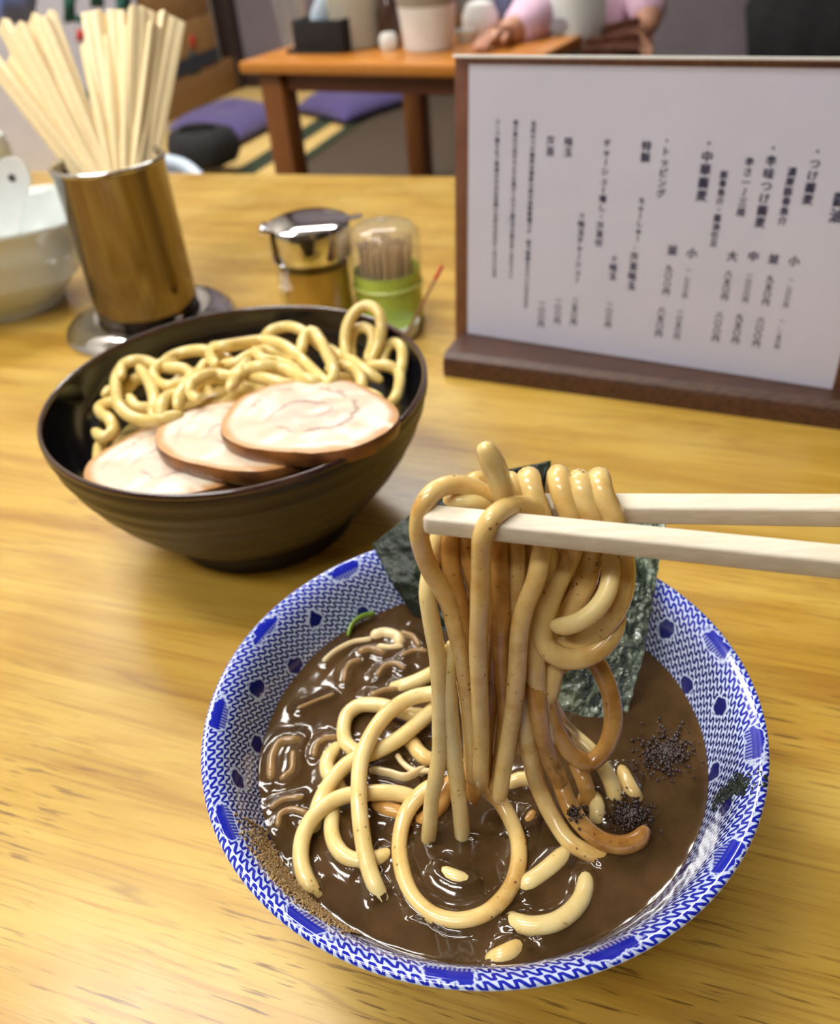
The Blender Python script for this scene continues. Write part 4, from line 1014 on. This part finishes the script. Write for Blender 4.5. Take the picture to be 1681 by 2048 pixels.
q = onz(55, 395, 0); q = Vector((q.x - .06, q.y + .05, 0))
t = thing('lidded_pot', 'small pale pot with a brown knob behind the white bowl', 'pot', q)
MB().lathe([(0, 0), (.030, 0), (.036, .02), (.037, .05), (.034, .064), (.020, .070), (0, .071)], q, 40).build('pot', M['porcelain'], t)
MB().lathe([(.010, .070), (.013, .074), (.011, .079), (0, .080)], q, 24).build('knob', M['brown_lid'], t)

# ================================================================ TATAMI ROOM: low table and what is on it
ZL = .06
A0, A1 = onz(475, 124, ZL), onz(910, 129, ZL)
lx = (A1 - A0).normalized(); ly = Vector((-lx.y, lx.x, 0)); LW, LD = .50, .56
def lt_(a, b, z=0): return A0 + lx * a + ly * b + Vector((0, 0, z - ZL))
LM = frame(Vector((0, 0, 0)), lx, ly, Vector((0, 0, 1)))
t = thing('low_table', 'low orange lacquered wooden table on the tatami behind', 'table', lt_(LW / 2, LD / 2, ZT))
MB().box(lt_(LW / 2, LD / 2, ZL - .009), (LW, LD, .018), LM, .004).build('tabletop', M['low_table'], t)
for a, b_ in ((.045, .04), (LW - .045, .04), (.045, LD - .04), (LW - .045, LD - .04)):
    MB().box(lt_(a, b_, (ZL - .018 + ZT) / 2), (.045, .045, ZL - .018 - ZT), LM, .006).build('leg', M['low_leg'], t)
for b_ in (.04, LD - .04): MB().box(lt_(LW / 2, b_, ZL - .033), (LW - .14, .022, .030), LM, .003).build('rail', M['base_red'], t)
def on(px, py): return onz(px, py, ZL)
g = on(590, 88)
tag(MB().lathe([(0, 0), (.020, 0), (.021, .002), (.031, .085), (.0295, .085), (.0195, .004), (0, .004)], g, 32).build('drinking_glass', M['jar_glass'], sharp=40), 'clear drinking glass near the left end of the low table', 'glass')
g = on(640, 107); t = thing('condiment_box', 'small black box on the low table beside the glass', 'box', g)
MB().box(g + Vector((0, .03, .003)), (.095, .06, .006), LM).build('bottom', M['black_cloth'], t)
for dx, dy, sx, sy in ((0, .0, .095, .004), (0, .06, .095, .004), (-.0455, .03, .004, .06), (.0455, .03, .004, .06)):
    MB().box(g + LM.to_3x3() @ Vector((dx, dy, .024)), (sx, sy, .048), LM, .001).build('side', M['black_cloth'], t)
P = spline([g + Vector((.0, .03, .010)), g + Vector((.006, .03, .05)), g + Vector((.022, .03, .075)), g + Vector((.030, .03, .11)), g + Vector((.030, .032, .15))], .008)
tag(MB().tube(P, [.015] * (len(P) - 3) + [.014, .012, .010], 14, flat=.6).build('spoon', M['pale_blue'], sharp=0), 'pale blue curved spoon standing in the black box', 'spoon')
g = on(716, 100); tag(MB().lathe([(0, 0), (.046, 0), (.049, .003), (.049, .165), (.046, .170), (.030, .172), (0, .172)], g + Vector((0, .045, 0)), 40).build('canister', M['beige'], sharp=40), 'tall beige canister in the middle of the low table', 'canister')
g = on(783, 97); t = thing('sauce_bottle', 'small dark sauce bottle with a white sticker on the low table', 'bottle', g)
MB().lathe([(0, 0), (.017, 0), (.019, .003), (.019, .05), (.012, .066), (.008, .08), (.008, .10), (0, .101)], g + Vector((0, .02, 0)), 32).build('bottle', M['sauce'], t)
MB().lathe([(.0095, .092), (.0095, .118), (0, .119)], g + Vector((0, .02, 0)), 24).build('cap', M['kettle'], t)
MB().lathe([(0, -.001), (.012, -.001), (.0145, .003), (.0145, .018), (.011, .024), (0, .025)], g + Vector((-.004, -.016, .001)), 24).build('sticker', M['white_plastic'], t)
g = on(862, 106); t = thing('white_tub', 'white tapered tub with a grey band on the low table', 'tub', g)
gg = g + Vector((0, .042, 0))
MB().lathe([(0, 0), (.036, 0), (.0385, .002), (.046, .062)], gg, 40).build('tub', M['white_plastic'], t)
MB().lathe([(.046, .062), (.0475, .085)], gg, 40).build('band', M['grey_stripe'], t)
MB().lathe([(.0475, .085), (.051, .087), (.0525, .105), (.050, .118), (.030, .122), (0, .122)], gg, 40).build('lid', M['white_plastic'], t)
g = on(925, 62); t = thing('kettle', 'dark grey metal pot at the back of the low table', 'kettle', g)
MB().lathe([(0, 0), (.035, 0), (.043, .015), (.044, .06), (.036, .085), (.012, .095), (0, .096)], g + Vector((0, .03, 0)), 32).build('pot', M['kettle'], t)
MB().tube(spline([g + Vector((.042, .03, .03)), g + Vector((.06, .03, .05)), g + Vector((.066, .03, .08))], .01), .007, 10).build('pot_spout', M['kettle'], t, sharp=0)
g = on(962, 72); tag(MB().lathe([(0, 0), (.024, 0), (.030, .008), (.030, .030), (.022, .048), (.010, .052), (0, .053)], g, 28).build('small_jug', M['white_plastic'], sharp=40), 'small white jug beside the child on the low table', 'jug')
g = on(930, 84); tag(MB().lathe([(0, 0), (.014, 0), (.019, .018), (.0175, .018), (.012, .003), (0, .003)], g, 24).build('teacup', M['porcelain'], sharp=40), 'tiny pale cup in front of the small white jug', 'cup')
g = on(985, 38); tag(MB().box(g + Vector((0, 0, .035)), (.085, .03, .07), LM, .006).build('packet', M['blue_pack'], sharp=40), 'blue and white packet standing at the back of the low table', 'packet')

# cushions
def cushion(cor, label):
    n = 24; mb = MB(); c = sum(cor, Vector()) / 4
    def pt(a, b, top):
        e = (1 - abs(a) ** 3.2) * (1 - abs(b) ** 3.2)
        z = .012 + (.046 * max(e, 0) ** .55 * (1 - .22 * math.exp(-(a * a + b * b) * 9)) if top else -.011 * max(e, 0) ** .4)
        pin = 1 - .05 * (1 - abs(a * b)); u, v = (a * pin + 1) / 2, (b * pin + 1) / 2
        return cor[0].lerp(cor[1], u).lerp(cor[3].lerp(cor[2], u), v) + Vector((0, 0, z))
    q = [-1 + 2 * i / n for i in range(n + 1)]
    mb.grid([[pt(a, b, True) for a in q] for b in q]).grid([[pt(a, b, False) for a in reversed(q)] for b in q])
    bm_ = mb.build('floor_cushion', M['purple'], sharp=0, loc=c)
    bm = bmesh.new(); bm.from_mesh(bm_.data); bmesh.ops.remove_doubles(bm, verts=bm.verts[:], dist=.0008); bmesh.ops.recalc_face_normals(bm, faces=bm.faces[:]); bm.to_mesh(bm_.data); bm.free()
    return tag(bm_, label, 'cushion', 'purple floor cushions')
zc = ZT + .002
cushion([onz(*p, zc) for p in ((690, 254), (836, 204), (724, 164), (588, 228))], 'purple floor cushion under the middle of the low table')
cushion([onz(*p, zc) for p in ((462, 304), (590, 240), (470, 214), (330, 268))], 'purple floor cushion nearest, behind the low table leg')
g = onz(402, 345, ZT + .03); t = thing('black_bag', 'soft black bag lying on the tatami behind the holder', 'bag', g)
mb = MB().lathe([(0, 0), (.070, 0), (.078, .02), (.078, .045), (.068, .072), (.04, .084), (0, .086)], g + Vector((.0, .08, 0)), 36, shape=lambda a, r, z: r * (1 + .12 * math.sin(2 * a + z * 20) + .06 * math.sin(5 * a)))
mb.build('bag_body', M['black_cloth'], t, sharp=0)
MB().tube(spline([g + Vector((-.05, .08, .065)), g + Vector((-.03, .05, .09)), g + Vector((.03, .05, .09)), g + Vector((.05, .08, .065))], .01), .006, 8).build('bag_handle', M['black_cloth'], t, sharp=0)
# pale blue chair tucked in at the far side of our table
cb = ony(398, 318, 1.27); yawc = YAW
t = thing('shell_chair', 'pale blue plastic chair back just showing past the far table edge', 'chair', Vector((cb.x - .06, cb.y, ZF)))
cx = Vector((cb.x - .06, cb.y - .0, 0)); rows = []
for j in range(9):
    f = j / 8; r = []
    for i in range(21):
        s = -1 + i / 10; w = .115 * (1 - .12 * f)
        r.append(cx + Rz(yawc) @ Vector((w * s, -.04 * s * s * 1.2 + .0, cb.z - .24 + .24 * f - .035 * abs(s) ** 3 * f)))
    rows.append(r)
bk = MB().grid(rows); o_ = len(bk.v); bk.grid([[p + Rz(yawc) @ Vector((0, .012, 0)) for p in r[::-1]] for r in rows])
bk.build('backrest', M['pale_blue'], t, sharp=0)
MB().tube([p + Rz(yawc) @ Vector((0, .006, 0)) for p in rows[-1]], .010, 10).build('top_rail', M['pale_blue'], t, sharp=0)
sz = cb.z - .235
MB().box(cx + Rz(yawc) @ Vector((0, -.16, sz)), (.24, .34, .02), Rz(yawc), .008).build('seat', M['pale_blue'], t)
for a, b_ in ((-.1, -.02), (.1, -.02), (-.1, -.31), (.1, -.31)):
    q = cx + Rz(yawc) @ Vector((a, b_, 0)); MB().tube([Vector((q.x, q.y, ZF + .006)), Vector((q.x, q.y, sz - .006))], .009, 10).build('leg', M['kettle'], t, sharp=0)

# ================================================================ LEFT WALL: posters and a carton
def onwall(px, py, off=.060):
    d = ray(px, py); tt = (cu + off) / d.dot(UX); return CAM + d * tt
def poster(px0, py0, px1, py1, name, mat, label, h=.5):
    a, b_ = onwall(px0, py0), onwall(px1, py1)
    wa, wb = toUW(a)[1], toUW(b_)[1]
    return a, b_, wa, wb
wa = toUW(onwall(-60, 100))[1]; wb = toUW(onwall(286, 60))[1]; zb = ZT + .0016
zt = onwall(150, 0).z + .30
t = thing('wall_poster', 'white shop poster with green brush characters on the left wall', 'poster', uw(cu, (wa + wb) / 2, zb))
ubox(cu + .052, cu + .0585, wa, wb, zb, zt).build('sheet', M['poster'], t)
def mark(px0, py0, px1, py1, mat, name, wob=.25):
    c = [onwall(px0, py0, .0587), onwall(px1, py0, .0587), onwall(px1, py1, .0587), onwall(px0, py1, .0587)]
    n = 10; mb = MB(); pts = []
    for k in range(4):
        for i in range(n):
            p = c[k].lerp(c[(k + 1) % 4], i / n); m_ = (c[0] + c[2]) / 2
            pts.append(m_ + (p - m_) * (1 + wob * noise.noise(Vector((k * 3 + i * .6, px0 * .1, 1.0)))))
    mb.add(pts + [p + UX * .0006 for p in pts], [tuple(range(len(pts))), tuple(range(2 * len(pts) - 1, len(pts) - 1, -1))] + [(i, (i + 1) % len(pts), len(pts) + (i + 1) % len(pts), len(pts) + i) for i in range(len(pts))])
    mb.build(name, mat, t, sharp=0)
mark(-20, -60, 72, 46, M['poster_blue'], 'blue_print', .1)
mark(127, -40, 152, 46, M['poster_green'], 'green_stroke')
mark(148, 30, 165, 44, M['poster_green'], 'green_stroke')
mark(180, -20, 208, 14, M['poster_green'], 'green_stroke')
mark(232, -40, 262, 20, M['poster_green'], 'green_stroke')
mark(172, 172, 192, 196, M['poster_green'], 'green_stroke')
mark(153, 60, 167, 82, M['red'], 'red_dot', .15)
w0 = toUW(onz(352, 222, ZT + .1))[1]; w1 = toUW(onz(452, 168, ZT + .1))[1]
q0, q1 = toUW(onwall(300, 60, .06))[1], toUW(onwall(436, 60, .06))[1]
zc0 = ZT + .103; zc1 = onwall(380, 42, .06).z
t = thing('carton', 'brown cardboard carton with navy printed base standing by the left wall', 'box', uw(cu + .03, (q0 + q1) / 2, zc0))
ubox(cu + .001, cu + .048, q0, q1, zc0, zc1, .003).build('carton_body', M['carton'], t)
ubox(cu + .0482, cu + .0495, q0 + .004, q1 - .004, zc0 + .004, zc0 + (zc1 - zc0) * .32).build('navy_band', M['carton_dark'], t)
ubox(cu + .001, cu + .046, q0 + .01, q1 - .002, zc1, zc1 + .16, .003).build('upper_box', M['carton'], t)
def cmark(px, py, r, mat, nm):
    c = onwall(px, py, .0484); n = 14
    ps = [c + UY * (r * math.cos(2 * PI * i / n) * (1 + .3 * noise.noise(Vector((i * .9, px, 0))))) + Vector((0, 0, r * 1.3 * math.sin(2 * PI * i / n))) for i in range(n)]
    MB().add(ps + [p + UX * .001 for p in ps], [tuple(range(n)), tuple(range(2 * n - 1, n - 1, -1))] + [(i, (i + 1) % n, n + (i + 1) % n, n + i) for i in range(n)]).build(nm, mat, t, sharp=0)
cmark(386, 84, .016, M['red'], 'red_mark'); cmark(388, 130, .035, M['carton_green'], 'green_mark')

# ================================================================ CHILD AT THE LOW TABLE
YC = 1.66
base = ony(1160, 60, YC); base.z = ZT
t = thing('person', 'seated child in a pink top and white bib reaching over the low table', 'person', base)
def skin_body(name, joints, edges, mat, parent, root=0, lev=2):
    me = bpy.data.meshes.new(name); w = Vector(parent['_w'])
    me.from_pydata([tuple(Vector(j[0]) - w) for j in joints], edges, [])
    o = bpy.data.objects.new(name, me); COL.objects.link(o)
    m_ = o.modifiers.new('skin', 'SKIN'); m_.use_smooth_shade = True
    for i, j in enumerate(joints):
        s = me.skin_vertices[0].data[i]; s.radius = (j[1], j[1]) if not isinstance(j[1], tuple) else j[1]; s.use_root = (i == root)
    o.modifiers.new('sub', 'SUBSURF').levels = lev; o.modifiers['sub'].render_levels = lev
    bpy.context.view_layer.update()
    me2 = bpy.data.meshes.new_from_object(o.evaluated_get(bpy.context.evaluated_depsgraph_get()))
    bpy.data.objects.remove(o); o = bpy.data.objects.new(name, me2); COL.objects.link(o); me2.name = name
    me2.materials.clear(); me2.materials.append(mat); me2.polygons.foreach_set('use_smooth', [True] * len(me2.polygons))
    o.parent = parent; o['_w'] = tuple(w); return o
b0 = base
def at(px, py, y): return ony(px, py, y)
sL, eL, hL = at(1095, -25, YC), at(1055, 55, YC - .12), on(1000, 93) + Vector((0, 0, .016))
sR, eR, hR = at(1262, -40, YC), at(1300, 0, YC - .05), at(1292, 68, YC - .10)
pel, bel, che, nec = b0 + Vector((0, .02, .07)), b0 + Vector((0, .01, .16)), at(1165, -20, YC + .01), at(1170, -95, YC + .01)
hd_ = nec + Vector((0, -.012, .088))
kL, fL = b0 + Vector((-.15, -.13, .06)), b0 + Vector((.03, -.17, .035))
kR, fR = b0 + Vector((.15, -.13, .06)), b0 + Vector((-.03, -.2, .035))
J = [(pel, (.085, .07)), (bel, (.080, .068)), (che, (.082, .066)), (nec, (.030, .030)), (hd_, (.075, .08)), (sL, .036), (eL, .030), (hL, .017), (sR, .036), (eR, .031), (hR, .019), (kL, .045), (fL, .025), (kR, .045), (fR, .025)]
skin_body('body', J, [(0, 1), (1, 2), (2, 3), (3, 4), (2, 5), (5, 6), (6, 7), (2, 8), (8, 9), (9, 10), (0, 11), (11, 12), (0, 13), (13, 14)], M['skin'], t)
wl = hL + (eL - hL) * .18; wr = hR + (eR - hR) * .25
JJ = [(bel - Vector((0, 0, .03)), (.092, .080)), (bel, (.092, .078)), (che, (.093, .077)), (nec - Vector((0, 0, .015)), .046), (sL, .046), (eL, .040), (wl.lerp(eL, .2), .027), (sR, .046), (eR, .040), (wr.lerp(eR, .05), .029)]
skin_body('pink_top', JJ, [(0, 1), (1, 2), (2, 3), (2, 4), (4, 5), (5, 6), (2, 7), (7, 8), (8, 9)], M['pink'], t)
JT = [(pel, (.098, .082)), (kL, .056), (fL + Vector((-.03, .01, 0)), .036), (kR, .056), (fR + Vector((.03, .01, 0)), .036)]
skin_body('trousers', JT, [(0, 1), (1, 2), (0, 3), (3, 4)], M['navy'], t)
for h, e, k in ((hL, eL, 1), (hR, eR, -1)):       # five fingers each
    d = (h - e).normalized(); s = d.cross(Vector((0, 0, 1))).normalized() * k; dn = Vector((0, 0, -1))
    FJ, FE = [], []
    FJ.append((h, .016)); FJ.append((h + d * .022, .016))
    for q, (o1, ln) in enumerate(((-.012, .030), (-.004, .034), (.004, .032), (.011, .026))):
        i = len(FJ); r = h + d * .026 + s * o1
        FJ += [(r, .0052), (r + d * ln * .5 + dn * .003, .0048), (r + d * ln + dn * .012, .0042)]; FE += [(1, i), (i, i + 1), (i + 1, i + 2)]
    i = len(FJ); r = h + d * .006 + s * -.017; FJ += [(r, .0055), (r + d * .016 + s * -.012, .005), (r + d * .026 + s * -.012 + dn * .004, .0045)]; FE += [(0, i), (i, i + 1), (i + 1, i + 2), (0, 1)]
    skin_body('hand', FJ, FE, M['skin'], t, lev=1)
# bib: a curved cloth on the chest
pts = [(1093, -60), (1090, 5), (1098, 50), (1115, 82), (1140, 96), (1165, 92), (1190, 70), (1208, 30), (1205, -20), (1200, -60)]
ctr = Vector((0, 0, 0)); rows = []
cxm = 1148
for j in range(15):
    f = j / 14; r = []
    py = -60 + f * 166; hw = 66 * min(1, math.sqrt(max(0.02, 1 - max(0, (f - .45) / .56) ** 2)))
    for i in range(17):
        s = -1 + i / 8; p = ony(cxm + 2 - 6 * f + hw * s, py + 6 * s * s, YC - .118 + .03 * s * s - .012 * f); r.append(p)
    rows.append(r)
bib = MB().grid(rows); bib.grid([[p + Vector((0, .004, 0)) for p in r[::-1]] for r in rows]); bib.build('bib', M['bib'], t, sharp=0)
mkc = ony(1118, 50, YC - .128)
MB().add([mkc + Vector((.014 * math.cos(a), -.002 + .012 * math.cos(a) ** 2 * 0, .010 * math.sin(a))) for a in np.linspace(0, 2 * PI, 12, endpoint=False)], [tuple(range(12))]).build('bib_print', M['grey_print'], t, sharp=0)
hair = MB().lathe([(.079, -.035), (.086, .0), (.084, .04), (.066, .075), (.035, .093), (0, .098)], hd_ + Vector((0, .026, .024)), 32); hair.build('hair', M['hair'], t, sharp=0)
for s in (-1, 1):
    MB().lathe([(0, -.008), (.006, -.005), (.008, 0), (.006, .005), (0, .008)], hd_ + Vector((s * .028, -.072, .0)), 14).build('eye', M['hair'], t, sharp=0)
    MB().lathe([(0, -.016), (.008, -.008), (.009, .004), (.006, .014), (0, .017)], hd_ + Vector((s * .078, .005, -.005)), 14).build('ear', M['skin'], t, sharp=0)
MB().lathe([(0, -.008), (.007, -.005), (.0075, .001), (.004, .010), (0, .012)], hd_ + Vector((0, -.080, -.018)), 14).build('nose', M['skin'], t, sharp=0)
MB().tube(spline([hd_ + Vector((-.016, -.073, -.042)), hd_ + Vector((0, -.078, -.045)), hd_ + Vector((.016, -.073, -.042))], .004), .0022, 8).build('mouth', M['blanket'], t, sharp=0)
# brown blanket on the lap
rows = []
for j in range(19):
    f = j / 18; r = []
    for i in range(25):
        s = i / 24
        p = ony(1165 + 115 * s, 112 - 88 * f * (.45 + .55 * s) + 8 * math.sin(f * 17 + s * 4), YC - .16 + .08 * f + .012 * math.sin(f * 17 + s * 3)); r.append(p)
    rows.append(r)
bl_ = MB().grid(rows); bl_.grid([[p + Vector((0, .012, -.008)) for p in r[::-1]] for r in rows]); tag(bl_.build('blanket', M['blanket'], sharp=0), 'brown folded blanket on the lap of the child', 'blanket')
# black coat against the back wall at the right
q = ony(1625, 60, 2.3); d = ray(1625, 60); tt = (cw - .26) / d.dot(UY); q = CAM + d * tt
def cshape(a, r, z): return r * (1 + .10 * math.sin(3 * a + z * 9) + .05 * math.sin(7 * a + z * 22)) * (1.0 if abs(math.sin(a)) < .01 else 1 - .55 * abs(math.sin(a + .36)))
t = thing('black_coat', 'black coat hanging against the mauve wall at the upper right', 'coat', Vector((q.x, q.y, ZT + .15)))
MB().lathe([(.15, ZT + .05), (.165, ZT + .1), (.185, -.06), (.150, .0), (.185, .06), (.175, .10), (.19, .35), (.17, .6), (.06, .72), (0, .73)], Vector((q.x + .02, q.y, 0)), 48, shape=cshape).build('coat_body', M['black_cloth'], t, sharp=0)
for s in (-1, 1):
    p0 = Vector((q.x + .02, q.y, 0)) + UX * (s * .14) + Vector((0, 0, .58)); P = spline([p0, p0 + UX * s * .05 - UY * .0 + Vector((0, 0, -.25)), p0 + UX * s * .06 - UY * .0 + Vector((0, 0, -.50))], .03)
    MB().tube(P, .055, 16).build('sleeve', M['black_cloth'], t, sharp=0)
MB().tube([Vector((q.x + .02, q.y, .725)), Vector((q.x + .02, q.y, .725)) + UY * .255], .008, 8).build('hook', M['kettle'], t, sharp=0)
for o in bpy.data.objects:
    if '_w' in o: del o['_w']
